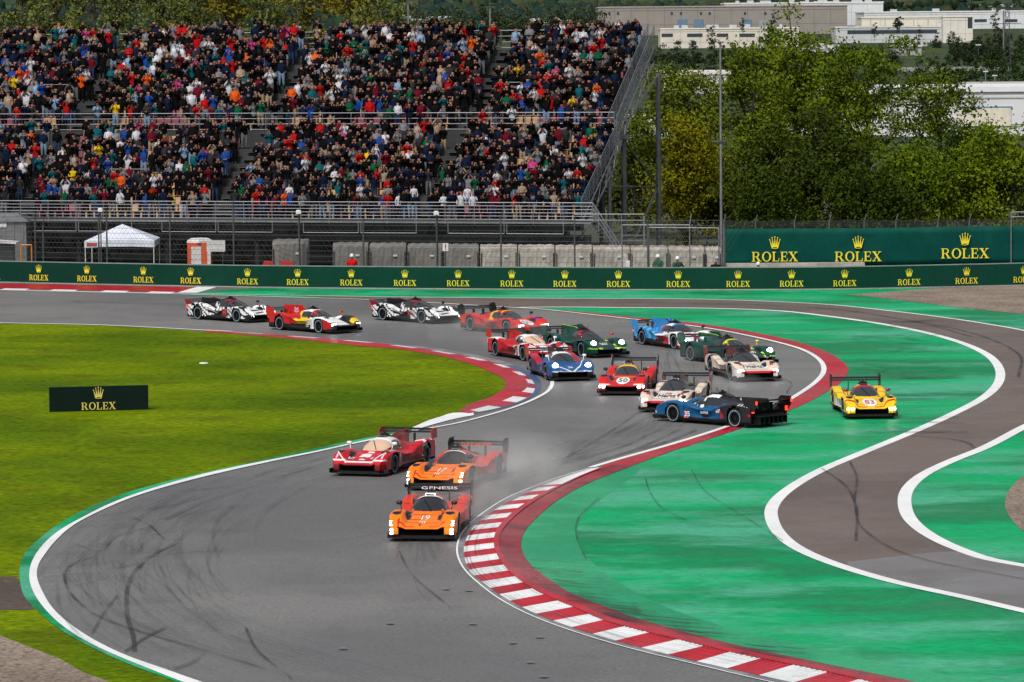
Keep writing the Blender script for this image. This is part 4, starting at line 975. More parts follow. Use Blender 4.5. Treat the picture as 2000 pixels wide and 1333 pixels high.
# tyre + rim shared meshes
def make_tyre():
    mb = MB(); prof = [(.20, -.13), (.235, -.155), (.262, -.163), (.292, -.166), (.325, -.155), (.35, -.12), (.355, 0), (.35, .12), (.325, .155), (.292, .166), (.262, .163), (.235, .155), (.20, .13)]
    n = 32; tc = (.012, .012, .013); rc = (.22, .33, .42)
    cols = [tc, tc, rc, tc, tc, tc, tc, tc, tc, rc, tc, tc]
    V = [(r*math.cos(t*2*PI/n), h, r*math.sin(t*2*PI/n)) for r, h in prof for t in range(n)]
    for k in range(12): mb.f += [(k*n+i, (k+1)*n+i, (k+1)*n+(i+1) % n, k*n+(i+1) % n) for i in range(n)]; mb.c += [cols[k]]*n; mb.m += [0]*n
    mb.v = V; o = mb.build('wheel', M_tyre, smooth=True, cols=True); me = o.data; bpy.data.objects.remove(o); return me
def make_rim():
    mb = MB()
    for s in (-1, 1):
        mb.lathe([(.205, s*.13), (.215, s*.15), (.20, s*.152), (.19, s*.12)], 28, 'Y'); mb.lathe([(.005, s*.125), (.05, s*.12), (.055, s*.10)], 12, 'Y')
        for k in range(10):
            a = k*2*PI/10; M = Matrix.Rotation(-a, 3, 'Y'); c = M @ Vector((.12, 0, 0)); mb.box((c.x, s*.115, c.z), (.16, .02, .028), M=M)
    mb.lathe([(.005, .0), (.2, .0)], 20, 'Y', mi=1)
    o = mb.build('rim', [M_rim, M_carb]); me = o.data; bpy.data.objects.remove(o); return me
ME_tyre = make_tyre(); ME_rim = make_rim()
def text_geo(s, size=1.0, bold=0.0):
    cu = bpy.data.curves.new('t', 'FONT'); cu.body = s; cu.size = size; cu.align_x = 'CENTER'; cu.align_y = 'CENTER'; cu.offset = bold; cu.resolution_u = 2
    ob = bpy.data.objects.new('t', cu); C.objects.link(ob); dg = bpy.context.evaluated_depsgraph_get(); em = ob.evaluated_get(dg).to_mesh()
    V = np.array([v.co[:] for v in em.vertices]); F = [tuple(p.vertices) for p in em.polygons]; ob.evaluated_get(dg).to_mesh_clear(); bpy.data.objects.remove(ob); bpy.data.curves.remove(cu)
    return V, F
def conform(V, q, lift=.014):                  # lay flat marks on the top of the body
    h, _, _, _ = car_shape(V[:, 0], V[:, 1], q); V = V.copy(); V[:, 2] = h+lift; return V
def top_text(car, s, x, y, size, mat, q, name='race_number', lift=.018):
    V, F = text_geo(s, size, .012*size); V2 = np.stack([x+V[:, 1]*1.5, y-V[:, 0], V[:, 2]], 1)   # reads from the front
    V2 = np.stack([x+V[:, 1]*1.5, y+V[:, 0], V[:, 2]], 1)
    V2[:, 0] = x-V[:, 1]*2.3; V2[:, 1] = y+V[:, 0]*1.25
    h = conform(V2, q, lift); return mesh_np(name, h, F, mat, car)
def side_text(car, s, x, z, size, mat, side, name='race_number', yy=None):
    V, F = text_geo(s, size, .012*size); sg = 1 if side > 0 else -1
    X = x-V[:, 0]*sg; Yv = np.full(len(V), (yy if yy is not None else 0)) if yy is not None else wid(X)*sg+.03*sg
    return mesh_np(name, np.stack([X, Yv, z+V[:, 1]], 1), F, mat, car)
XS = np.arange(-2.4, 2.6201, .0251); NV = 93; VS = np.linspace(-1, 1, NV)

def car(px_f, py_f, px_r, side, label, liv, q, near=True):
    """px_f,py_f: where the visible-side front wheel meets the road; px_r: column of the rear one; side +1 left / -1 right side seen"""
    Pf = gp(px_f, py_f); s = (Pf-Vector((0, 0, CH))).dot(F_); lat = (px_r-px_f)*s/FPX
    lat = max(-3.1, min(3.1, lat)); dep = math.sqrt(3.15**2-lat**2)*(1 if near else -1)
    n = -Vector((lat, dep)).normalized(); l = Vector((-n.y, n.x))
    O = Pf.to_2d()-n*1.6-l*(.93*side)
    root = empty('race_car', (O.x, O.y, q.get('z', .045)), math.atan2(n.y, n.x), label, 'race car', 'prototype race cars on the track')
    X, Vv = np.meshgrid(XS, VS, indexing='ij'); Yy = Vv*wid(X); H, can, zc, hw = car_shape(X, Yy, q)
    nx_ = len(XS); P = np.stack([X, Yy, H], -1).reshape(-1, 3); idx = np.arange(nx_*NV).reshape(nx_, NV)
    F = np.stack([idx[:-1, :-1], idx[1:, :-1], idx[1:, 1:], idx[:-1, 1:]], -1).reshape(-1, 4)
    cen = P[F].mean(1); x, y, z = cen.T; ay = np.abs(y)
    hh, cn, zcc, hww = car_shape(x, y, q)
    e1 = P[F[:, 1]]-P[F[:, 0]]; e2 = P[F[:, 3]]-P[F[:, 0]]; nn = np.cross(e1, e2); nn /= np.linalg.norm(nn, axis=1)[:, None]+1e-9
    steep = nn[:, 2] < .62
    wind = cn & (x > .36) & (x < 1.22) & (ay < hww*.86) & (z > .60)
    sidew = cn & (x > -.42) & (x < .86) & (ay > hww*.66) & (z > .64) & (z < zcc-.06) & ~wind
    glass = wind | sidew
    # side skirts
    SV, SF = [], []
    lv = np.linspace(1, 0, 9)
    for sg, col in ((-1, 0), (1, NV-1)):
        top = P[idx[:, col]]; b0 = len(P)+sum(len(v) for v in SV)
        rows_ = []
        for li in lv:
            zb = .10; pp = top.copy(); tuck = (1-li)
            pp[:, 2] = zb+(top[:, 2]-zb)*li; mid = np.exp(-((top[:, 0]-.05)/.75)**2)
            pp[:, 1] -= sg*(.16*mid*np.sin(tuck*PI*.9)*(tuck < 1)+.02*tuck); rows_.append(pp)
        SV.append(np.concatenate(rows_)); m_ = len(top)
        for a in range(8):
            i = np.arange(m_-1); f = np.stack([b0+a*m_+i, b0+(a+1)*m_+i, b0+(a+1)*m_+i+1, b0+a*m_+i+1], 1)
            SF.append(f if sg < 0 else f[:, ::-1])
    # nose and tail faces
    for xi, sg in ((nx_-1, 1), (0, -1)):
        top = P[idx[xi, :]]; b0 = len(P)+sum(len(v) for v in SV); rows_ = []
        for li in np.linspace(1, 0, 7):
            pp = top.copy(); zb = .14 if sg > 0 else .42; pp[:, 2] = zb+(top[:, 2]-zb)*li; pp[:, 0] += (math.sin((1-li)*PI*.8)*np.where(np.abs(pp[:, 1]) < q.get('mw', .62), -.22, .02) if sg > 0 else .02); rows_.append(pp)
        SV.append(np.concatenate(rows_)); m_ = len(top)
        for a in range(6):
            i = np.arange(m_-1); f = np.stack([b0+a*m_+i, b0+(a+1)*m_+i, b0+(a+1)*m_+i+1, b0+a*m_+i+1], 1)
            SF.append(f if sg > 0 else f[:, ::-1])
    PV = np.concatenate([P]+SV); SFa = np.concatenate(SF); sc = PV[SFa].mean(1)
    keep = np.ones(len(SFa), bool)
    for xa in (1.6, -1.55): keep &= ~(((sc[:, 0]-xa)**2+(sc[:, 2]-.355)**2 < .395**2) & (np.abs(sc[:, 1]) > .7))
    SFa = SFa[keep]; sc = sc[keep]
    FA = np.concatenate([F[~glass], SFa]); ca = PV[FA].mean(1)
    reg = dict(x=ca[:, 0], y=ca[:, 1], z=ca[:, 2], ay=np.abs(ca[:, 1]), top=np.concatenate([np.ones((~glass).sum(), bool), np.zeros(len(SFa), bool)]), can=np.concatenate([cn[~glass], np.zeros(len(SFa), bool)]))
    cols = liv(reg)
    B = lambda mk, c_: cols.__setitem__(mk, c_)
    seam = ((np.abs(reg['x']-1.02) < .02) | (np.abs(reg['x']+.72) < .02)) & (reg['z'] > .2) & (reg['z'] < .8); cols[seam] *= .45
    seam = (np.abs(reg['x']-2.22) < .018) & reg['top'] & (reg['ay'] < .5); cols[seam] *= .5
    mouth = (~reg['top']) & (reg['x'] > 2.3) & (reg['z'] < q.get('mouth', .33)) & (reg['ay'] < q.get('mw', .62)); B(mouth, (.006, .006, .008))
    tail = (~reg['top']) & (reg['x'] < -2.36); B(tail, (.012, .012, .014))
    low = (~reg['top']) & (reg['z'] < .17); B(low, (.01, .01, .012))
    for cx_, cy_, rx_, ry_ in ((2.0, .77, .14, .13), (1.72, .47, .30, .085)):    # wheel-arch and brake openings
        if q.get('vents', 1): B(reg['top'] & (((reg['x']-cx_)/rx_)**2+((reg['ay']-cy_)/ry_)**2 < 1), (.006, .006, .008))
    B(reg['top'] & (((reg['x']+1.0)/.25)**2+((reg['ay']-.60)/.09)**2 < 1) & (reg['z'] > .5), (.01, .01, .012))
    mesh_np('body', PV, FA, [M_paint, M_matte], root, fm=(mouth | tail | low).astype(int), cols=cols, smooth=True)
    gc = np.tile(np.array(q.get('glass', (.035, .04, .045))), (wind.sum(), 1))
    wc = cen[wind]; gc[wc[:, 0] < .47] = q.get('visor', (.01, .01, .012))
    mesh_np('windscreen', PV, F[wind], M_glass, root, cols=gc, smooth=True)
    mesh_np('side_windows', PV, F[sidew], M_glass, root, cols=np.tile((.02, .022, .025), (sidew.sum(), 1)), smooth=True)
    # wiper
    mb = MB(); W0 = conform(np.array([[1.12, .12, 0], [.62, -.14, 0]]), q, .03); mb.tube(W0[0], W0[1], .014, 5); mb.build('wiper', M_carb, root)
    # floor, splitter, diffuser
    mb = MB(); mb.box((.1, 0, .105), (4.8, 1.72, .05)); mb.box((0, 0, .27), (4.3, 1.16, .28)); mb.box((0, 0, .33), (1.6, 1.5, .3)); mb.build('underfloor', M_carb, root)
    mb = MB(); mb.prism([(2.1, -.99), (2.56, -.97), (2.70, -.62), (2.64, -.3), (2.66, 0), (2.64, .3), (2.70, .62), (2.56, .97), (2.1, .99)], .062, .092); 
    for s2 in (-1, 1): mb.box((2.45, s2*.965, .15), (.36, .02, .13))
    mb.build('splitter', M_carb, root)
    mb = MB(); mb.box((-2.34, 0, .30), (.2, 1.5, .34))
    for k in range(7): mb.box((-2.5, -.72+k*.24, .24), (.26, .02, .26))
    mb.box((-2.5, 0, .40), (.3, 1.6, .025)); mb.build('diffuser', M_carb, root)
    mb = MB()
    for s2 in (-1, 1): mb.box((-2.43, s2*.9, .62), (.03, .10, .16))
    mb.build('tail_light', M_redl, root)
    # rear wing
    wz = q.get('wz', 1.0); wx = -2.28; wm = q.get('wing', M_carb)
    mb = MB(); prof = [(.2, .0), (.1, .035), (-.05, .045), (-.2, .03), (-.05, .012), (.1, .0)]
    T = Matrix.Translation((wx, 0, wz)) @ Matrix.Rotation(PI/2, 4, 'X'); mb.prism(prof, -.92, .92, T)
    prof2 = [(.07, .0), (0, .022), (-.08, .06), (-.075, .045), (0, .0)]
    T = Matrix.Translation((wx-.26, 0, wz+.05)) @ Matrix.Rotation(PI/2, 4, 'X'); mb.prism(prof2, -.92, .92, T)
    wg = mb.build('rear_wing', wm, root)
    et = q.get('ep', [(.26, -.30), (.30, .04), (.16, .17), (-.34, .17), (-.36, -.1), (-.22, -.32)])
    for s2 in (-1, 1):
        mb = MB(); T = Matrix.Translation((wx, s2*.94, wz)) @ Matrix.Rotation(PI/2, 4, 'X'); mb.prism(et, -.014, .014, T); mb.build('endplate', q.get('epm', M_carb), wg)
        mb = MB(); mb.box((wx+.06, s2*.28, (wz+.56)/2-.02), (.2, .02, wz-.58)); mb.build('wing_support', M_carb, wg)
    if q.get('tl', 0): 
        mb = MB(); [mb.box((wx-.36, s2*.94, wz+.02), (.03, .05, .12)) for s2 in (-1, 1)]; mb.build('wing_light', M_redl, wg)
    # fin
    fz = q.get('finz', 1.04)
    mb = MB(); T = Matrix.Rotation(PI/2, 4, 'X'); xs_ = np.linspace(-.55, -2.4, 8); zb = car_shape(xs_, xs_*0, q)[0]-.03
    ftop = [(-.55, .97), (-1.0, fz), (-2.35, fz+.02), (-2.42, .85)] if not q.get('nofin') else [(-.55, .97), (-1.4, .84), (-2.3, .70), (-2.35, .66)]
    pts = ftop+[(a, b2) for a, b2 in zip(xs_[::-1], zb[::-1])]
    mb.prism(pts, -.012, .012, T); fin = mb.build('shark_fin', q.get('fin', M_carb), root)
    if q.get('finedge'):
        mb = MB(); mb.tube((-.7, 0, fz-.03), (-1.0, 0, fz+.012), .016, 5); mb.tube((-1.0, 0, fz+.012), (-2.36, 0, fz+.032), .016, 5); mb.build('fin_edge', q['finedge'], fin)
    # roof intake, camera, antennas
    mb = MB(); mb.prism([(.28, 0), (.22, .10), (-.1, .11), (-.6, .0)], -.15, .15, Matrix.Translation((0, 0, .99)) @ Matrix.Rotation(PI/2, 4, 'X')); mb.build('air_intake', q.get('scoop', M_bk), root)
    mb = MB(); mb.box((.285, 0, 1.045), (.02, .24, .07)); mb.build('intake_mouth', M_dk, root)
    mb = MB(); mb.box((-.05, .0, 1.12), (.14, .26, .06)); mb.box((-.05, .0, 1.17), (.08, .07, .07)); mb.build('roof_camera', M_bk, root)
    for ax, ay_ in ((.1, .13), (-.3, -.1)): mb = MB(); mb.tube((ax, ay_, 1.0), (ax, ay_, 1.3), .008, 4); mb.build('antenna', M_bk, root)
    # mirrors
    for s2 in (-1, 1):
        mb = MB(); mb.lathe([(.005, -.09), (.055, -.07), (.065, 0), (.055, .07), (.005, .09)], 10, 'Y', off=(1.18, s2*.80, .93)); mb.tube((1.22, s2*.76, .9), (1.28, s2*.72, .70), .015, 5); mb.build('mirror', q.get('mir', M_carb), root, smooth=True)
    # headlights
    for s2 in (-1, 1):
        mb = MB(); kind = q.get('lamp', 'square')
        def surf(x_, y_): return float(car_shape(np.array([x_]), np.array([y_]), q)[0][0])
        if kind == 'round':
            c = Vector((2.36, s2*.70, surf(2.3, .70)-.03)); mb.lathe([(.005, .08), (.07, .075), (.115, .04), (.12, -.08)], 16, 'Z'); 
            V = [Matrix.Rotation(rad(62), 3, 'Y') @ Vector(v) for v in mb.v]; mb.v = [tuple(v+c) for v in V]
        elif kind == 'claws':
            for k in range(3): 
                mb.tube((2.56-.05*k, s2*(.70+.075*k), .50), (2.62-.07*k, s2*(.64+.085*k), .27), .016, 5)
        elif kind == 'square':
            for yy, w2 in ((.71, .12), (.88, .05)): mb.box((2.62-.10*(yy > .8)-.0, s2*yy, .33), (.05, w2, .085), s2*rad(-12))
        elif kind == 'strips':
            for k in range(3): mb.box((2.50-.05*k, s2*.79, .43+.055*k), (.07, .28, .022), s2*rad(-14))
            for k in range(2): mb.box((2.545, s2*.86, .20+.10*k), (.06, .10, .06), s2*rad(-14))
        elif kind == 'slits':
            mb.box((2.56, s2*.72, .27), (.06, .10, .06), s2*rad(-14))
        elif kind == 'blade':
            mb.prism([(2.30, s2*.93), (2.58, s2*.84), (2.60, s2*.62), (2.45, s2*.80)][::s2], .37, .455)
        hl = mb.build('headlight', M_lamp if kind in ('round', 'square', 'slits', 'blade') else M_lampd, root, smooth=kind == 'round')
        if kind == 'slits':
            mb = MB(); a_ = conform(np.array([[2.50, s2*.42, 0], [2.36, s2*.66, 0], [2.1, s2*.84, 0]]), q, .015)
            for k in range(2): mb.tube(a_[k], a_[k+1], .022, 5)
            mb.build('light_blade', M_wt, root)
    for xa in (1.6, -1.55):
        for s2 in (-1, 1):
            w = bpy.data.objects.new('wheel', ME_tyre); C.objects.link(w); w.parent = root; w.location = (xa, s2*.80, .355-q.get('z', .045)+.0)
            w.rotation_euler = (0, R_.uniform(0, 3), 0)
            r = bpy.data.objects.new('rim', ME_rim); C.objects.link(r); r.parent = w
            mb = MB(); mb.box((xa, s2*.62, .36), (.7, .02, .55)); mb.build('arch_liner', M_carb, root)
    if q.get('roundel'):
        mb = MB(); n_ = 28; cx_, rx, ry = 1.95, .46, .27
        V = [(cx_, 0, 0)]+[(cx_+rx*f_*math.cos(k*2*PI/n_), ry*f_*math.sin(k*2*PI/n_), 0) for f_ in (.5, 1) for k in range(n_)]
        Vc = conform(np.array(V), q, .012); F2 = [(0, 1+k, 1+(k+1) % n_) for k in range(n_)]+[(1+k, 1+n_+k, 1+n_+(k+1) % n_, 1+(k+1) % n_) for k in range(n_)]
        mesh_np('number_roundel', Vc, F2, M_wt, root)
    for t in q.get('tops', []): top_text(root, t[0], t[1], t[2], t[3], t[4], q, t[5] if len(t) > 5 else 'race_number')
    for t in q.get('sides', []): side_text(root, t[0], t[1], t[2], t[3], t[4], side, t[5] if len(t) > 5 else 'race_number', t[6]*side if len(t) > 6 else None)
    for t in q.get('wingtext', []):
        V, F2 = text_geo(t[0], t[1], .012*t[1]); mesh_np('wing_lettering', np.stack([wx+.215+0*V[:, 0], V[:, 0]*2.0, wz+.022+V[:, 1]*.8], 1), F2, t[2], wg)
    if q.get('panel'):                        # number panel plate under the side digits
        x0, z0, w2, h2, mt = q['panel']; yy = float(wid(np.array([x0]))[0])*side+.018*side; mb = MB(); mb.box((x0, yy, z0), (w2, .012, h2)); mb.build('number_panel', mt, root)
    return root
# --- paint schemes -------------------------------------------------
def base(reg, c): return np.tile(np.array(c, float), (len(reg['x']), 1))
WH_, BK_, RD_ = (.74, .74, .75), (.008, .008, .01), (.52, .008, .014)
def hash3(r, s): return np.sin(r['x']*s*1.3+np.sin(r['y']*s*.9+1.7)*1.6+np.sin(r['z']*s*1.1)*1.2)
def liv_zebra(r):
    c = base(r, WH_); x, z, ay = r['x'], r['z'], r['ay']
    st = np.sin((x*1.0+z*1.6)*15+2.2*np.sin(x*5+z*3+r['y']*2)) > .42
    c[st & ((x < 1.9) | (ay > .5))] = BK_
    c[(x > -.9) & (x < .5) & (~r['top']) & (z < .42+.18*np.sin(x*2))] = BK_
    c[r['can'] & (x < .45) & (x > -.8) & (z > .8)] = BK_; c[r['can'] & (x > -.3) & (x < .3) & (z > .98)] = (.3, .02, .03)
    c[(x > 1.2) & (ay < .30) & r['top'] & st] = BK_; c[(x > 2.35) & (z < .36)] = BK_; c[(x < -.9) & (ay < .5) & r['top']] = BK_
    return c
def liv_shell(r):
    c = base(r, (.5, .012, .014)); x, z, ay = r['x'], r['z'], r['ay']; s = x+z*.9
    c[s > .05] = (.74, .5, .01); c[s > .95] = WH_; c[(x > 1.2) & (ay < .5)] = WH_; c[(x > 1.5) & (r['y'] > .25) & r['top']] = (.02, .02, .022)
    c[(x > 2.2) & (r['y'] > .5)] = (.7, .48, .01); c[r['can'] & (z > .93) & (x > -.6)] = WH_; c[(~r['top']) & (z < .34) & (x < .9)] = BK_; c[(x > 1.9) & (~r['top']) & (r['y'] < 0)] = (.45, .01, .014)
    c[(x > 2.5)] = (.03, .03, .03)
    return c
def liv_redyel(r):
    c = base(r, (.56, .012, .01)); x, z, ay = r['x'], r['z'], r['ay']
    s = x-z*.35; c[(s > -1.0) & (s < -.45) & (ay < .62)] = (.78, .46, .01); c[(x > -.45) & (x < .0) & (~r['top']) & (z > .38)] = (.72, .4, .01)
    c[r['can'] & (x > .28) & (x < .5) & (z > .9)] = (.78, .5, .01); c[r['top'] & (np.abs(x-1.28) < .05) & (ay < .45)] = (.78, .5, .01)
    c[r['top'] & (x > 1.75) & (x < 2.15) & (np.abs(ay-.60-(x-1.95)*.5) < .055)] = (.02, .03, .3)
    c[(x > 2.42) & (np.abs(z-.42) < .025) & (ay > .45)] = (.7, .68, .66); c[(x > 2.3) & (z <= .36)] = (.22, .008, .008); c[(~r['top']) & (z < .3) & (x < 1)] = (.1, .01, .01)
    return c
def liv_redwhite(r, wa=.5):
    c = base(r, (.50, .006, .018)); x, z, ay = r['x'], r['z'], r['ay']
    c[r['can'] & (z > .90) & (x > -.7)] = WH_; c[r['can'] & (x > -.7) & (x < .0) & (z > .75) & (hash3(r, 6) > 0)] = WH_
    c[(x > 1.2) & (ay < .11+.12*(x-1.2)*(x < 1.9)) & (x < 2.2) & r['top'] & (hash3(r, 9) > -.5)] = WH_
    e = np.abs(ay-.80-(2.35-x)*.12) < .03; c[e & (x > 1.5) & (x < 2.45) & r['top']] = (.5, .5, .52)
    c[(x > 2.3) & (np.abs(z-.43-.06*(ay > .5)) < .022)] = WH_; c[(x > 2.3) & (z < .36)] = (.16, .004, .01)
    c[(x > .6) & (x < 1.15) & (~r['top']) & (np.abs(z-.3-.5*(x-.6)) < .07)] = WH_; c[r['top'] & (x < -.8) & (ay > .55) & (hash3(r, 7) > .55)] = WH_
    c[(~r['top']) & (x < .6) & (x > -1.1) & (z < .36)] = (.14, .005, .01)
    return c
def liv_redwhite2(r):
    c = liv_redwhite(r); x, z = r['x'], r['z']; w = (hash3(r, 5) > .35); c[w & (x > .3) & ~r['can']] = (.7, .66, .68); c[(x < -1.2) & r['top'] & (r['ay'] > .7)] = WH_; return c
def liv_green(edge, roof):
    def f(r):
        c = base(r, (.0, .05, .036)); x, z, ay = r['x'], r['z'], r['ay']
        c[r['can'] & (z > .9) & (x > -.3)] = roof
        a = np.abs(ay-.46) < .028; c[a & (x > 1.15) & (x < 2.3) & r['top']] = edge; c[(x > 2.28) & (np.abs(z-.385) < .02) & (ay > .3)] = edge; c[r['top'] & (np.abs(x-1.16) < .04) & (ay > .45) & (ay < .85)] = edge
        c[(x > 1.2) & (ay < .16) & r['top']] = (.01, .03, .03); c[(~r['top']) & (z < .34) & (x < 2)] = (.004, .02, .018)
        return c
    return f
def liv_blueA(r):
    c = base(r, (.006, .07, .24)); x, z, ay = r['x'], r['z'], r['ay']
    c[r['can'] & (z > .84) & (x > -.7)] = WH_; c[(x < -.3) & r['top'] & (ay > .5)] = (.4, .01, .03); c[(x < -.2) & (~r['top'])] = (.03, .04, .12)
    vv = np.abs(ay-(.95-(x-1.1)*.62)) < .04; c[vv & r['top'] & (x > 1.0)] = WH_; c[(x > 2.5) & (z < .36)] = BK_; c[(x > .2) & (x < 1.1) & (~r['top']) & (hash3(r, 8) > .4)] = (.45, .4, .45)
    c[(np.abs(z-.39) < .018) & (x > 2.5)] = WH_
    return c
def liv_blueB(r):
    c = base(r, (.004, .085, .22)); x, z, ay = r['x'], r['z'], r['ay']; s = x-z*.6
    c[s < -1.15] = (.02, .02, .024); c[(s < -.98) & (s > -1.15) & (z < .6)] = (.45, .01, .03); c[r['can'] & (x < -.05) & (z > .75)] = (.015, .015, .018); c[r['can'] & (z > .86) & (x > -.2)] = WH_
    c[(x > .25) & (x < 1.0) & (z > .55) & (z < .7) & r['can']] = WH_; c[(~r['top']) & (z < .22)] = BK_; c[(np.abs(x-.95) < .09) & (~r['top']) & (z < .4)] = (.5, .1, .14)
    c[(x < -1.7) & (ay > .55) & r['top'] & (np.sin((x+z)*38) > .3) & (x > -2.2)] = (.6, .6, .62); c[(x < -2.0) & (np.abs(z-.42) < .03)] = RD_
    return c
def liv_white_blue(r):
    c = base(r, WH_); x, z, ay = r['x'], r['z'], r['ay']
    bl = np.where((hash3(r, 11) > 0)[:, None], np.array([[.02, .18, .5]]), np.array([[.08, .36, .62]])); m = x < -.35; c[m] = bl[m]
    c[(~r['top']) & (x > -.3) & (x < 1.1) & (z < .5)] = (.48, .012, .03); c[(~r['top']) & (x < .2) & (z < .3)] = BK_; c[r['can'] & (x > .3) & (z > .92)] = (.01, .16, .5); c[(x > 1.2) & (ay < .14)] = (.5, .02, .05)
    c[r['can'] & (x < -.35) & (x > -.7)] = (.5, .03, .05)
    return c
def liv_gold(r):
    c = base(r, (.62, .52, .43)); x, z, ay = r['x'], r['z'], r['ay']
    c[r['can'] & (z > .6) & (x > -1.2)] = (.012, .012, .014); c[(x > 1.25) & (ay < .42+.1*(x > 1.7)) & (x < 2.15) & r['top']] = (.72, .70, .68)
    c[(x > 2.42) & (np.abs(z-.37) < .04)] = (.45, .01, .02); c[(x > 2.2) & (ay > .74) & (z < .50)] = (.7, .7, .7); c[r['top'] & (x > 2.05) & (x < 2.3) & (np.abs(ay-.66) < .07)] = (.42, .03, .04)
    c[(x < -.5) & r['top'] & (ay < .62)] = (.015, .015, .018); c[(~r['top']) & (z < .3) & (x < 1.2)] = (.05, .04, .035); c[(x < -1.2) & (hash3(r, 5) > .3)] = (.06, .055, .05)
    return c
def liv_yellow(r):
    c = base(r, (.80, .50, .006)); x, z, ay = r['x'], r['z'], r['ay']
    c[(x > 2.15) & (np.abs(x-2.46+ (ay > .3)*(ay-.3)*.35) < .045) & (ay > .14) & r['top']] = (.50, .015, .01)
    c[r['top'] & (((x-1.72)*.8+(ay-.70)*1.1)**2/.009+(((ay-.70)*.8-(x-1.72)*.5))**2/.03 < 1)] = (.01, .01, .012)
    c[r['can'] & (np.abs(x-.36) < .07) & (z > .9)] = (.45, .01, .03); c[(x > 2.2) & (z < .34) & (z > .30)] = (.3, .2, .01); c[(~r['top']) & (x < 1) & (x > -1) & (z < .5)] = (.6, .6, .6); c[r['can'] & (x < .2) & (ay > .25) & (z > .85)] = (.5, .2, .1)
    c[r['can'] & (x < -.4) & (ay < .2)] = (.78, .48, .006)
    return c
def liv_orange(r):
    c = base(r, (.85, .19, .004)); x, z, ay = r['x'], r['z'], r['ay']
    t = np.clip((1.5-x)/1.6, 0, 1)[:, None]; c = c*(1-t)+np.array([[.60, .03, .01]])*t
    gx, gy = x*3.1, r['y']*3.1
    k = (np.abs(np.sin(gx*1.9+1.0)) < .2) & (np.sin(gy*2.3+gx*.6) > .0) | (np.abs(np.sin(gy*1.7+.4)) < .16) & (np.sin(gx*2.9+gy) > .2)
    c[k & (x > .9)] = (.48, .015, .008); c[k & (x < -.6) & r['top']] = (.85, .19, .004)
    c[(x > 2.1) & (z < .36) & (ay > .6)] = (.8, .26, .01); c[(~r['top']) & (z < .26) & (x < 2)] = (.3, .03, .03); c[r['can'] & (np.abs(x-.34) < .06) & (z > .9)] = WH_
    c[(np.abs(x-1.28) < .25) & (np.abs(ay-.5) < .08) & r['top']] = (.008, .008, .01)
    return c
EPT = [(.22, -.36), (.26, .0), (.10, .24), (-.04, .26), (-.36, .16), (-.38, -.1), (-.2, -.36)]
Mred = smat('red', (.5, .008, .014)); Mdred = smat('dark_red', (.2, .008, .014)); Mblu = smat('blue', (.03, .24, .56)); Mgrn = smat('green', (0, .07, .05)); Myel = smat('yellow', (.7, .6, .02)); Mlime = pm('lime_edge', (.45, .6, .03), .4, var=.05); Mwht = smat('white', WH_); Mora = smat('orange', (.7, .08, .02)); Mbw = smat('black', BK_)
Mgl = pm('gold_glass_print', (.5, .36, .22), .2, var=0)
peu = dict(lamp='claws', wz=.86, ep=[(.22, -.16), (.26, .04), (-.34, .16), (-.2, -.14)], epm=Mdred, wing=Mbw, fin=Mbw, finz=1.02, visor=(.2, .01, .02), mouth=.42, mw=.7)
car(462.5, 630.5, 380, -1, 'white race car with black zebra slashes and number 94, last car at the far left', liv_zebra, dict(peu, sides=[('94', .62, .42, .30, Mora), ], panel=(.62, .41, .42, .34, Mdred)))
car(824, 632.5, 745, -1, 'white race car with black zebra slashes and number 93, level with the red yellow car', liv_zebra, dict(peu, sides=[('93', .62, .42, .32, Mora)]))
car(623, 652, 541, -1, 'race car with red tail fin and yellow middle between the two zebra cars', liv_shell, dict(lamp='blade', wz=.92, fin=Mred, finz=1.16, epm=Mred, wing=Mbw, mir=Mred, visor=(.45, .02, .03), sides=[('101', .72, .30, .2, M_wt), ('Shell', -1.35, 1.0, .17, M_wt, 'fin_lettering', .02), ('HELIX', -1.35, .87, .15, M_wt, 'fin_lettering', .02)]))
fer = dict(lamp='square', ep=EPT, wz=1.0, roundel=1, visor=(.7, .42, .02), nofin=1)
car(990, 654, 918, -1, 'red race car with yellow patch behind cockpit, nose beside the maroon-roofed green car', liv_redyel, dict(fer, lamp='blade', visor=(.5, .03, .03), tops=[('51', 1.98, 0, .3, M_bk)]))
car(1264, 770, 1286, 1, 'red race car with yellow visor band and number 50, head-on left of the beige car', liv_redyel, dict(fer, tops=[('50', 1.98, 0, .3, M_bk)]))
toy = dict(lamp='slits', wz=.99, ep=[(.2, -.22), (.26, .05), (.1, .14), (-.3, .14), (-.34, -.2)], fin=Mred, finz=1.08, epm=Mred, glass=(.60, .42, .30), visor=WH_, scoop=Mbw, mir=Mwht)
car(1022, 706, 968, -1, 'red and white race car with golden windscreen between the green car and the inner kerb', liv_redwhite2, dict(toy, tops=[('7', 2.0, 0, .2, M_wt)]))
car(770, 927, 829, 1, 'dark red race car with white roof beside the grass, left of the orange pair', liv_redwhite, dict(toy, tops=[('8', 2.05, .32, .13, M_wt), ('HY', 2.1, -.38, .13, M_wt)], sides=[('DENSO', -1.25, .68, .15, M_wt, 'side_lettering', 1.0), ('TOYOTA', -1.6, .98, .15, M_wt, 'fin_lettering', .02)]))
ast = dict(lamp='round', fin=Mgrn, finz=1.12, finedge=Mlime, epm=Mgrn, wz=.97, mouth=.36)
car(1136, 698, 1078, -1, 'dark green race car with maroon roof and two lit round headlights', liv_green((.45, .55, .03), (.2, .01, .02)), dict(ast, mir=Mred, tops=[('007', 2.0, 0, .2, M_wt)]))
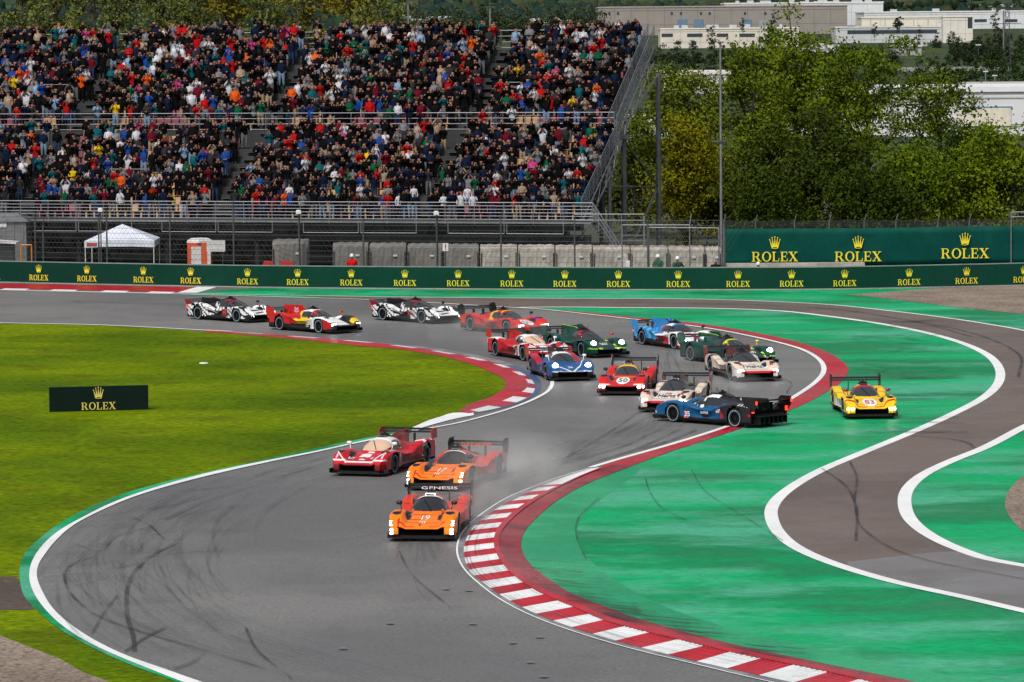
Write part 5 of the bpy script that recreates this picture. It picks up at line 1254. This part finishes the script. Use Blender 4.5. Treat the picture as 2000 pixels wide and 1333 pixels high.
car(1424, 715, 1354.5, -1, 'dark green race car with yellow trim partly hidden behind the beige car', liv_green((.6, .62, .02), (.01, .02, .02)), dict(ast, visor=(.5, .52, .03), mir=Myel, tops=[('009', 2.0, 0, .2, M_wt)]))
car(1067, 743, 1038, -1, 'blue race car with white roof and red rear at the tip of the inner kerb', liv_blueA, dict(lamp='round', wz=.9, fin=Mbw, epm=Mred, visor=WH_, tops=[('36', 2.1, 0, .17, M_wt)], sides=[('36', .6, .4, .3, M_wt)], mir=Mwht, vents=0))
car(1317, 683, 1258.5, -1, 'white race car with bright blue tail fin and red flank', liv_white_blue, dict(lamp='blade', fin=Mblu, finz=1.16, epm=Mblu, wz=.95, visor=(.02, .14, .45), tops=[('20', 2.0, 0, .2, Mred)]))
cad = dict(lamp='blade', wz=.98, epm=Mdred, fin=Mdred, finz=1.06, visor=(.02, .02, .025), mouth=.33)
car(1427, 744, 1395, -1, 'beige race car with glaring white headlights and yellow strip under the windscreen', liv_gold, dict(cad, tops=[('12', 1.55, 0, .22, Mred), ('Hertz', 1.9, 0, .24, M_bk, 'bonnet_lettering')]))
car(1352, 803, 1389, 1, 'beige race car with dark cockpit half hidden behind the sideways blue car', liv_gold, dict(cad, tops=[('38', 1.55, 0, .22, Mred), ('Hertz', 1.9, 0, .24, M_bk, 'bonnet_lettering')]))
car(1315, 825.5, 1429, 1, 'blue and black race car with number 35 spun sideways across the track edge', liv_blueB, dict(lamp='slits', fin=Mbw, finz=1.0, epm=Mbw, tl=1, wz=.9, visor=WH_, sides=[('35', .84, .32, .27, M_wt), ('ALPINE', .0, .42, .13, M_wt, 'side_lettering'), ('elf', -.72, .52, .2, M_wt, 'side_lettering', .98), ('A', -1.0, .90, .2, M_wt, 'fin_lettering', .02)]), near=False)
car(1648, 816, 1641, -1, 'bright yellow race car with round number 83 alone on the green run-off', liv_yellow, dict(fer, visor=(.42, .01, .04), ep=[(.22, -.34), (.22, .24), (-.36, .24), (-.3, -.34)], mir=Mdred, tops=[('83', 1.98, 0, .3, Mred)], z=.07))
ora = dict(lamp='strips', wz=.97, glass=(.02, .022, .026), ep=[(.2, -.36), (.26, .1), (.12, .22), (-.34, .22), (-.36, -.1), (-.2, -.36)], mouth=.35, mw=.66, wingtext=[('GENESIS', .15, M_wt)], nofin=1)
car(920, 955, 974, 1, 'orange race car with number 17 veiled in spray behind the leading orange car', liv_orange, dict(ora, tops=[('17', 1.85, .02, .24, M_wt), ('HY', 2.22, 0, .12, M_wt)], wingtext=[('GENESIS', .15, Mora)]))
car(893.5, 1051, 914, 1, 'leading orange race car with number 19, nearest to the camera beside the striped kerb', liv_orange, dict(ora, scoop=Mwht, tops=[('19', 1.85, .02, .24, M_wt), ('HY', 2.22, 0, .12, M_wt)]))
# ------------------------------------------------------------------ trees
def leaf_mat(name, dark, light, yel=None):
    m, nt, b = nodes(name); N = nt.nodes; L = nt.links
    a = N.new('ShaderNodeAttribute'); a.attribute_name = 'Col'; L.new(a.outputs['Color'], b.inputs['Base Color'])
    b.inputs['Roughness'].default_value = .55; b.inputs['Specular IOR Level'].default_value = .04
    b.inputs['Transmission Weight'].default_value = 0
    return m
M_leaf = leaf_mat('leaves', 0, 0)
M_bark = pm('bark', (.045, .036, .028), .9, var=.4, scale=4, bump=.5, bscale=6)
def tree(base, H, rx, ry, z0, nclump, nleaf, size, c1, c2, label, cat='tree', group=None, name='tree', seed=0, shape='round', limbs=10, tr=.22, spread=.8, top=.0):
    r = np.random.default_rng(seed+int(base.x*7) % 9973); rr = random.Random(seed+3)
    e = empty(name, base, label=label, cat=cat, group=group)
    # clump centres inside an irregular crown
    cz = (z0+H)/2; rz = (H-z0)/2
    u = r.normal(size=(nclump, 3)); u /= np.linalg.norm(u, axis=1)[:, None]; rad_ = r.random(nclump)**.38
    lob = 1+.22*np.sin(3*np.arctan2(u[:, 1], u[:, 0])+seed)+.18*np.sin(5*u[:, 2]+seed*1.7)
    cc = u*rad_[:, None]*lob[:, None]*np.array([rx, ry, rz])*np.array([1, 1, .95])
    if shape == 'tall': cc[:, :2] *= (1-.45*np.clip(cc[:, 2]/rz, -1, 1))[:, None]
    if shape == 'round': cc[:, :2] *= (1-.25*np.clip(cc[:, 2]/rz, -1, 1))[:, None]
    cc[:, 2] += cz
    cs = r.uniform(.5, 1.1, nclump)*spread; ctone = r.random(nclump)
    ci = r.integers(0, nclump, nleaf); P = cc[ci]+r.normal(size=(nleaf, 3))*cs[ci][:, None]*np.array([1, 1, .7])
    P[:, 2] = np.maximum(P[:, 2], z0*.6)
    a = r.normal(size=(nleaf, 3)); a /= np.linalg.norm(a, axis=1)[:, None]; b_ = np.cross(a, r.normal(size=(nleaf, 3))); b_ /= np.linalg.norm(b_, axis=1)[:, None]
    s = size*r.uniform(.6, 1.35, nleaf)[:, None]; a = a*s; b_ = b_*s*.62
    V = np.stack([P-a, P-b_, P+a, P+b_], 1).reshape(-1, 3); F = np.arange(nleaf*4).reshape(-1, 4)
    t = np.clip(.55*ctone[ci]+.45*r.random(nleaf), 0, 1)[:, None]; cols = np.array(c1)*(1-t)+np.array(c2)*t
    mesh_np('crown', V, F, M_leaf, e, cols=cols)
    mb = MB(); th = z0+(H-z0)*.55
    def limb(p, q, r0, r1, seg=3):
        pr = Vector(p)
        for k in range(1, seg+1):
            nx__ = Vector(p).lerp(Vector(q), k/seg)+Vector((rr.uniform(-.15, .15), rr.uniform(-.15, .15), 0))*(k < seg); mb.tube(pr, nx__, r0+(r1-r0)*(k-1)/seg, 6, r0+(r1-r0)*k/seg, cap=False); pr = nx__
    limb((0, 0, -.3), (rr.uniform(-.4, .4), 0, th), tr, tr*.4, 4)
    for k in range(limbs):
        c = cc[rr.randrange(nclump)]; zb = min(th*.95, max(z0*.5, c[2]-abs(c[0])*.9-rr.uniform(.5, 2))); limb((0, 0, zb), tuple(c), tr*.4, .03, 3)
    mb.build('trunk', M_bark, e)
    return e
def at(px, py, depth, z=None):
    p = dp(px, py, depth); p.z = 0 if z is None else z; return p
def hz(py, depth): return CH-(py-64)/FPX*depth
DG, LG = (.022, .045, .004), (.10, .14, .012)
specs = [ # px, depth, top y, half width px, bottom y, clumps, leaves, leaf size, colours, label
 (1560, 292, 25, 120, 330, 95, 9500, .17, (.03, .055, .003), (.155, .20, .012), 'tallest tree, its pointed top above the brown warehouse'),
 (1690, 285, 62, 130, 360, 90, 8500, .17, (.025, .05, .003), (.13, .175, .01), 'broad dark tree whose crown covers the white complex, right of the tallest tree'),
 (1470, 280, 85, 70, 420, 70, 7000, .16, (.028, .05, .003), (.14, .18, .012), 'dense tree right behind the tall lamp post'),
 (1840, 290, 130, 95, 330, 40, 3200, .16, (.02, .04, .002), (.11, .15, .01), 'thin-crowned tree with leaves against the white factory roof'),
 (1590, 268, 210, 130, 470, 90, 11000, .17, (.010, .02, .003), (.06, .085, .008), 'dark low tree behind the left half of the big green banner'),
 (1790, 266, 280, 90, 470, 70, 8000, .16, (.02, .045, .003), (.14, .19, .008), 'bright green bushy tree behind the middle of the big green banner'),
 (1950, 268, 235, 100, 470, 90, 11000, .16, (.03, .06, .003), (.17, .21, .008), 'lime green tree at the right edge above the big green banner'),
 (1880, 276, 225, 70, 450, 50, 5000, .16, (.01, .022, .004), (.05, .08, .01), 'dark green tree in front of the white factory, left of the lime green tree'),
 (1345, 272, 255, 75, 480, 75, 8500, .15, (.06, .06, .002), (.22, .21, .008), 'yellowing autumn tree between the stand columns and the lamp post'),
 (1330, 284, 125, 95, 330, 70, 7500, .16, (.04, .06, .004), (.16, .19, .02), 'slim pale green tree behind the outermost stand column'),
 (1245, 290, 200, 60, 460, 50, 5500, .16, (.02, .035, .004), (.09, .11, .012), 'dark tree seen through the stand side truss'),
 (1410, 276, 300, 60, 480, 50, 5500, .16, (.025, .04, .004), (.12, .13, .01), 'olive bush at the foot of the tall lamp post'),
 (1505, 264, 340, 70, 500, 50, 6000, .16, (.008, .016, .002), (.06, .09, .008), 'dark bush behind the left end of the banner, right of the lamp post'),
 (1700, 262, 330, 90, 480, 60, 7000, .16, (.008, .016, .002), (.05, .08, .006), 'very dark bush behind the middle crown of the banner')]
for i, (px, dep, ty, hwp, by, nc, nl, sz, c1, c2, lab) in enumerate(specs):
    k = dep/FPX; H = hz(ty, dep)*1.0; z0 = max(.6, hz(by, dep))
    tree(at(px, 500, dep), H, hwp*k, hwp*k*.8, z0, int(nc*1.3), int(nl*1.7), sz*.74, tuple(a*1.5 for a in c1), tuple(a*.98 for a in c2), lab, group='trees behind the banner', seed=i+1, limbs=14, tr=.28, spread=.62)
lt = [(-20, 40), (55, 46), (120, 52), (185, 60), (250, 48), (320, 56), (385, 62), (455, 50), (520, 55), (600, 66), (690, 60), (745, 70)]
lb = ['pale poplar, %s from the left in the line behind the top of the stand' % ordw(i+1) for i in range(len(lt))]
for i, (px, hw_) in enumerate(lt):
    dep = 300+(i*37 % 50); k = dep/FPX; yy = i in (7, 9, 10)
    tree(at(px, 500, dep), 24+(i*13 % 5), hw_*k, hw_*k, 7.5, 75, 4200 if not yy else 5200, .15, (.06, .075, .015) if not yy else (.09, .08, .008), (.17, .19, .05) if not yy else (.2, .17, .02), lb[i], group='poplars behind the stand', seed=40+i, shape='tall', limbs=26, tr=.16, spread=.5, name='poplar_tree')
for i, px in enumerate((60, 180, 300, 420, 530, 640, 760, 880, 1000, 1110)):
    dep = 275+(i*7 % 5); k = dep/FPX
    tree(at(px, 500, dep), 7.5, 75*k, 2, .6, 40, 2200, .22, (.008, .014, .002), (.05, .06, .008), 'dark bush, %s from the left, seen through the legs of the stand' % ordw(i+1), 'bush', 'bushes behind the stand', name='bush', seed=70+i, limbs=4, spread=.7)
# ------------------------------------------------------------------ background estate
def bpos(px, py, d): return dp(px, py, d)
def building(x0, x1, ytop, ybot, d, depthm, wallc, roofc, label, wins=(), name='warehouse', roofline=None, doors=(), parapet=True, boxes=0, side=None):
    a = dp(x0, ybot, d); c = dp(x1, ybot, d); zt = dp((x0+x1)/2, ytop, d).z; zb = min(a.z, c.z)-6
    e = empty(name, ((a.x+c.x)/2, d, zb), label=label, cat='building'); w = c.x-a.x; h = zt-zb
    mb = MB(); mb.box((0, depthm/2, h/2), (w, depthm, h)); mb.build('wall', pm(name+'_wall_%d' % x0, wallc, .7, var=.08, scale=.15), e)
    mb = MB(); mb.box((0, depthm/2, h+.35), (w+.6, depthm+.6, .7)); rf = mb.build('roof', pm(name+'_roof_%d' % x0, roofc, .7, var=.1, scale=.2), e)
    mb = MB()
    for k in range(boxes): mb.box((-w/2+w*(k+.5)/boxes+R_.uniform(-4, 4), 4+R_.uniform(0, 8), h+1.3), (R_.uniform(2, 7), 3, R_.uniform(1, 2.2)))
    if boxes: mb.build('roof_unit', pm('roof_unit', (.4, .41, .42), .6), rf)
    mb = MB(); npl = max(4, int(w/9))
    for k in range(1, npl): mb.box((-w/2+w*k/npl, -.08, h/2), (.18, .16, h-.3))
    mb.box((0, -.05, h*.93), (w*.99, .1, .25)); mb.box((0, -.05, h*.6), (w*.99, .06, .12))
    pl = mb.build('wall_trim', pm(name+'_trim_%d' % x0, tuple(c_*.72 for c_ in wallc), .7), e); pl['kind'] = 'stuff'
    for (wx0, wx1, wy0, wy1, col) in wins:
        p = dp(wx0, wy0, d); q = dp(wx1, wy1, d); mb = MB(); mb.box(((p.x+q.x)/2-e.location.x, -.06, (p.z+q.z)/2-zb), (q.x-p.x, .3, p.z-q.z)); mb.build('window', pm('far_%s' % col, {'dark': (.03, .045, .06), 'door': (.12, .2, .3), 'white': (.7, .7, .68), 'cream': (.65, .6, .5), 'mid': (.28, .3, .32)}[col], .4), e)
    return e
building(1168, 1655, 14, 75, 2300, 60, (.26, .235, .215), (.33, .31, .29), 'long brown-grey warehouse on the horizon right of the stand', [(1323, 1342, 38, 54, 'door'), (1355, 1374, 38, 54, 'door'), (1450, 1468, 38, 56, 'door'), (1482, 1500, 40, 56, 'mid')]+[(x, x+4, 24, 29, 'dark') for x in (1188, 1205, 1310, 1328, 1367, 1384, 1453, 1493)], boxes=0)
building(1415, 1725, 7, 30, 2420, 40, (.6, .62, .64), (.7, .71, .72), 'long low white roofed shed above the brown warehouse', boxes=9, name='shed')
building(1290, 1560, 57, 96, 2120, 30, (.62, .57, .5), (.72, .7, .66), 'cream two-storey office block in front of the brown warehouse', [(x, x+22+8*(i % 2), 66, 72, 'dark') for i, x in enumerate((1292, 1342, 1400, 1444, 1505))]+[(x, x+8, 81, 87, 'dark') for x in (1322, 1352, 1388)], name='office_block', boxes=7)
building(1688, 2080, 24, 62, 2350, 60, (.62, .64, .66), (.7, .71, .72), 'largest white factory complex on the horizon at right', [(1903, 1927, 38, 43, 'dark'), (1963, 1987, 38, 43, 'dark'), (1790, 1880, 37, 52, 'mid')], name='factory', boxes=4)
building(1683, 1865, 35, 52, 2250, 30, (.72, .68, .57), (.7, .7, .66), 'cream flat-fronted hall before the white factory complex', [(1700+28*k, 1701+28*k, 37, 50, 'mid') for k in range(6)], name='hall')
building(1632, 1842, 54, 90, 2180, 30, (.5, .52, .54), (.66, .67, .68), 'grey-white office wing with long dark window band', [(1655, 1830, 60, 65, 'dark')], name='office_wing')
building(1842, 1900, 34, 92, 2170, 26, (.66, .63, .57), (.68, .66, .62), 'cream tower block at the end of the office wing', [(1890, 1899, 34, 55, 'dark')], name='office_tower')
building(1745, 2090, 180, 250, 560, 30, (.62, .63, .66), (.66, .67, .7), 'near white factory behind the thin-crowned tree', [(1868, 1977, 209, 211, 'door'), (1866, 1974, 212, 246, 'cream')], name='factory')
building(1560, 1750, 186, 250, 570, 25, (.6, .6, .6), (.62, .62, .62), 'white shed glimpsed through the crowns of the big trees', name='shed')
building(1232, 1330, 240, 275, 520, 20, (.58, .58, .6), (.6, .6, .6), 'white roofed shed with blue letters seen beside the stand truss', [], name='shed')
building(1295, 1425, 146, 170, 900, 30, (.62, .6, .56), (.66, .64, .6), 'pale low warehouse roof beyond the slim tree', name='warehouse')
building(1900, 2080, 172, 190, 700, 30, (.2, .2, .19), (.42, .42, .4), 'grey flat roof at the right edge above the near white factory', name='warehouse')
V, F2 = text_geo('kansai', 1.6, .03); p = dp(1263, 266, 519.5); tb = mesh_np('shop_lettering', np.stack([V[:, 0]+p.x, 0*V[:, 0]+519.6, V[:, 1]+p.z], 1), F2, pm('sign_blue', (.02, .2, .6), .5))
for o in bpy.data.objects:
    if o.type == 'EMPTY' and o.get('label', '').startswith('white roofed shed'): tb.parent = o; tb.matrix_parent_inverse = Matrix.Translation(-o.location)
for i, (x0, x1, yt, yb, d, c, n_) in enumerate(((1040, 1110, 46, 62, 1900, (.6, .6, .58), 'small white shed far behind the top right of the stand'), (800, 870, 40, 55, 1800, (.45, .42, .36), 'small pale building among far trees above the middle of the stand'), (1900, 1990, 14, 26, 2900, (.6, .58, .54), 'row of pale houses at the foot of the hill at right'),
    (1560, 1640, 8, 16, 3000, (.55, .5, .45), 'pale building on the hill foot above the white shed'), (1750, 1800, 92, 104, 1700, (.35, .36, .37), 'small grey depot below the office tower'), (1560, 1640, 96, 108, 1800, (.5, .5, .5), 'low pale shed right of the cream office block'), (1640, 1700, 10, 20, 2800, (.6, .6, .6), 'small white hall on the horizon left of the factory complex'))):
    building(x0, x1, yt, yb, d, 25, c, (.6, .6, .6), n_, [(x0+6+k*14, x0+12+k*14, yt+4, yt+7, 'dark') for k in range(int((x1-x0)/14))], name='shed', boxes=3)
# flyover, pylon, street lamps
fo = empty('road_bridge', dp(1860, 135, 1200), label='low concrete road bridge among the far trees at right', cat='bridge')
mb = MB(); mb.box((0, 0, 0), (32, 8, 1.1)); mb.build('deck', M_conc, fo)
mb = MB(); mb.box((-2, 0, -1.6), (27, 6, 1.4)); mb.build('parapet', M_white, fo)
py_ = empty('pylon', dp(1967, 172, 1150), label='grey lattice pylon standing over the far trees at right', cat='pylon')
mb = MB(); H = 26
for sx in (-1, 1):
    for sy in (-1, 1): mb.tube((sx*1.3, sy*1.3, -5), (sx*.4, sy*.4, H), .07, 4)
for k in range(14):
    z = k*H/14; w0 = 1.3-.9*k/14; w1 = 1.3-.9*(k+1)/14
    for sy in (-1, 1): mb.tube((-w0, sy*w0, z), (w1, sy*w1, z+H/14), .035, 4); mb.tube((w0, sy*w0, z), (-w1, sy*w1, z+H/14), .035, 4)
for z in (18, 22): mb.tube((-4, 0, z), (4, 0, z), .08, 4)
mb.build('lattice', M_dsteel, py_)
for i, (px, yt, yb, d) in enumerate(((1911, 88, 130, 1250), (1943, 148, 175, 800), (1925, 140, 175, 800), (1960, 20, 60, 1300), (430, 25, 60, 420), (797, 5, 55, 420), (957, 14, 56, 430), (535, 20, 60, 430))):
    p = dp(px, yt, d); e = empty('street_lamp', (p.x, d, 0), label=['single far lamp post before the embankment', 'twin-headed far lamp post by the grey roof', 'slim far lamp post left of the twin-headed one', 'thin mast beside the pylon top', 'lamp post behind the stand with red flag-like head', 'thin pole behind the stand right of the poplars', 'post with dark floodlight head behind the stand', 'short lamp post behind the hi-vis spectators'][i], cat='lamp post', group='distant lamp posts')
    mb = MB(); rr_ = .0012*d*.12+.03; mb.tube((0, 0, 0), (0, 0, p.z), rr_, 6); mb.build('post', M_steel, e)
    mb = MB(); wd = d/FPX*(16 if i in (4, 6) else 10); mb.box((0, 0, p.z), (wd, .3, d/FPX*2.2)); mb.build('lamp_head', M_dsteel if i > 3 else M_wp, e)
# far tree belts: individual trees
belt = []
rb = random.Random(3)
def bt(px, ty, by, hw_, d, dark=1, n=1500):
    belt.append((px, ty, by, hw_, d, dark, n))
for px in range(1275, 1500, 22): bt(px+rb.uniform(-6, 6), 88+rb.uniform(-6, 8), 142, 17, 1500, 1)
for px in range(1290, 1460, 30): bt(px, 120+rb.uniform(-8, 6), 160, 22, 1100, 1)
for px in range(1870, 2010, 20): bt(px+rb.uniform(-5, 5), 66+rb.uniform(-8, 10), 112, 15, 1500, 1)
for px in range(1800, 2010, 26): bt(px+rb.uniform(-5, 5), 104+rb.uniform(-5, 8), 170, 17, 1000, 0)
for px, ty, by, w2 in ((1752, 30, 60, 7), (1756, 22, 55, 8), (1708, 42, 68, 6), (1796, 45, 90, 6), (1770, 68, 92, 12), (1830, 68, 92, 10), (1857, 62, 92, 9), (1944, 15, 75, 10), (1450, 30, 56, 6), (1512, 25, 60, 8), (1390, 48, 92, 9), (1352, 78, 92, 7), (1505, 55, 92, 20)): bt(px, ty, by, w2, 2050, 1, 1500)
for px in range(1860, 2020, 17): bt(px+rb.uniform(-5, 5), 84+rb.uniform(-8, 10), 125, 13, 1250, rb.choice((0, 1)))
for px in range(1500, 1760, 24): bt(px+rb.uniform(-5, 5), 96+rb.uniform(-6, 6), 130, 16, 1400, 1)
for px in range(1650, 2010, 21): bt(px+rb.uniform(-5, 5), 4+rb.uniform(-4, 6), 26, 13, 2900, 1)
for px in range(780, 1190, 26): bt(px+rb.uniform(-8, 8), 8+rb.uniform(-10, 14), 62, 22, 1500, 2 if px % 3 else 1, 420)
for px in range(800, 1180, 40): bt(px, 30+rb.uniform(-6, 6), 66, 26, 900, 2, 1500)
cD = {0: ((.012, .028, .008), (.05, .09, .02)), 1: ((.005, .012, .007), (.045, .065, .03)), 2: ((.03, .045, .022), (.07, .09, .045))}
for i, (px, ty, by, hw_, d, dk, n) in enumerate(belt):
    k = d/FPX; p = dp(px, by, d); zt = dp(px, ty, d).z; H = zt-p.z+3; w = hw_*k
    tree(p-Vector((0, 0, 3)), H, w, w, H*.12, 34, n, w*.10, cD[dk][0], cD[dk][1], 'far tree at the foot of the hills, %s in the belt from near to far' % ordw(i+1) if False else '%s distant %s tree in the belt %s' % (ordw(i+1), ['mid green', 'dark', 'grey green'][dk], 'left of the warehouse' if px < 1200 else ('below the office block' if px < 1600 else 'around the white factories')), group='distant trees', seed=200+i, limbs=3, tr=w*.06, spread=w*.22)
# hillside woods: one mass far away
nw = 12000; r = np.random.default_rng(9)
wy = 2550+4000*r.random(nw)**1.6; wx = (r.uniform(-250, 2250, nw)-1000)/FPX*wy; wz = terr(wx, wy); keep = (np.sin(wx/130+wy/410)+np.sin(wx/57-wy/230)+r.random(nw)*1.5) > -.1
wx, wy, wz = wx[keep], wy[keep], wz[keep]; V, F, cl = [], [], []; o_ = 0
ico = np.array([(0, 0, 1), (.89, 0, .45), (.28, .85, .45), (-.72, .53, .45), (-.72, -.53, .45), (.28, -.85, .45), (.72, .53, -.3), (-.28, .85, -.3), (-.89, 0, -.3), (-.28, -.85, -.3), (.72, -.53, -.3)])
icf = np.array([(0, 1, 2), (0, 2, 3), (0, 3, 4), (0, 4, 5), (0, 5, 1), (1, 6, 2), (2, 7, 3), (3, 8, 4), (4, 9, 5), (5, 10, 1), (2, 6, 7), (3, 7, 8), (4, 8, 9), (5, 9, 10), (1, 10, 6)])
for i in range(len(wx)):
    s = r.uniform(3, 6.5)*(wy[i]/3500)**.5; V.append(ico*np.array([s, s, s*r.uniform(.8, 1.5)])*r.uniform(.75, 1.25, (11, 1))+np.array([wx[i], wy[i], wz[i]+s*.5])); F.append(icf+11*i); cl.append(np.tile(np.array([(.012, .03, .022), (.02, .04, .02), (.014, .03, .032), (.04, .045, .02)][r.integers(0, 4)]), (15, 1)))
o = mesh_np('hillside_woods', np.concatenate(V), np.concatenate(F), M_leaf, None, cols=np.concatenate(cl)); o['kind'] = 'stuff'; o['label'] = 'dark wooded hillside beyond the industrial estate'; o['category'] = 'woods'
# ------------------------------------------------------------------ spray thrown up behind the cars, and mist added for headlight glow
def mist(p, size, dens, name='spray_or_glow_mist', rz=0, label=None):
    m = bpy.data.materials.new('mist'); m.use_nodes = True; nt = m.node_tree; N = nt.nodes; L = nt.links
    N.remove(N['Principled BSDF']); v = N.new('ShaderNodeVolumePrincipled'); v.inputs['Color'].default_value = (.95, .96, .98, 1); v.inputs['Anisotropy'].default_value = .2
    L.new(v.outputs[0], N['Material Output'].inputs['Volume'])
    tc = N.new('ShaderNodeTexCoord'); n = N.new('ShaderNodeTexNoise'); n.inputs['Scale'].default_value = 1.1; n.inputs['Detail'].default_value = 3; L.new(tc.outputs['Object'], n.inputs['Vector'])
    mp = N.new('ShaderNodeVectorMath'); mp.operation = 'DIVIDE'; mp.inputs[1].default_value = size; L.new(tc.outputs['Object'], mp.inputs[0])
    ln = N.new('ShaderNodeVectorMath'); ln.operation = 'LENGTH'; L.new(mp.outputs[0], ln.inputs[0])
    fo_ = N.new('ShaderNodeMapRange'); fo_.inputs[1].default_value = .25; fo_.inputs[2].default_value = 1.0; fo_.inputs[3].default_value = 1; fo_.inputs[4].default_value = 0; L.new(ln.outputs['Value'], fo_.inputs[0])
    nr = N.new('ShaderNodeMapRange'); nr.inputs[1].default_value = .38; nr.inputs[2].default_value = .66; nr.inputs[3].default_value = 0; nr.inputs[4].default_value = dens; L.new(n.outputs[0], nr.inputs[0])
    mu = N.new('ShaderNodeMath'); mu.operation = 'MULTIPLY'; L.new(fo_.outputs[0], mu.inputs[0]); L.new(nr.outputs[0], mu.inputs[1]); L.new(mu.outputs[0], v.inputs['Density'])
    mb = MB(); k = 14; prof = [(max(.001, math.sin(i*PI/10)), -math.cos(i*PI/10)) for i in range(11)]; mb.lathe(prof, 16)
    mb.v = [(a*size[0], b_*size[1], c*size[2]) for a, b_, c in mb.v]
    o = mb.build(name, m, smooth=True); o.location = p; o.rotation_euler = (0, 0, rz); o['kind'] = 'stuff'; return o
mist(gp(975, 955, .9)+Vector((.3, 6.5, 0)), (2.4, 7.5, 1.05), .24)
mist(gp(915, 985, .8)+Vector((.2, 0, 0)), (1.3, 2.6, 1.1), .22)
mist(gp(1428, 748, .35), (1.5, 1.1, .5), .4)  # low mist added before the beige car so its headlights glow
mist(gp(1345, 690, .4), (1.3, 1.2, .5), .2)  # low mist added by the white and blue car to scatter its headlights
mist(gp(1000, 655, .6), (3.2, 3.5, 1.1), .10)
mist(gp(890, 640, .7), (3.5, 4, 1.1), .09)
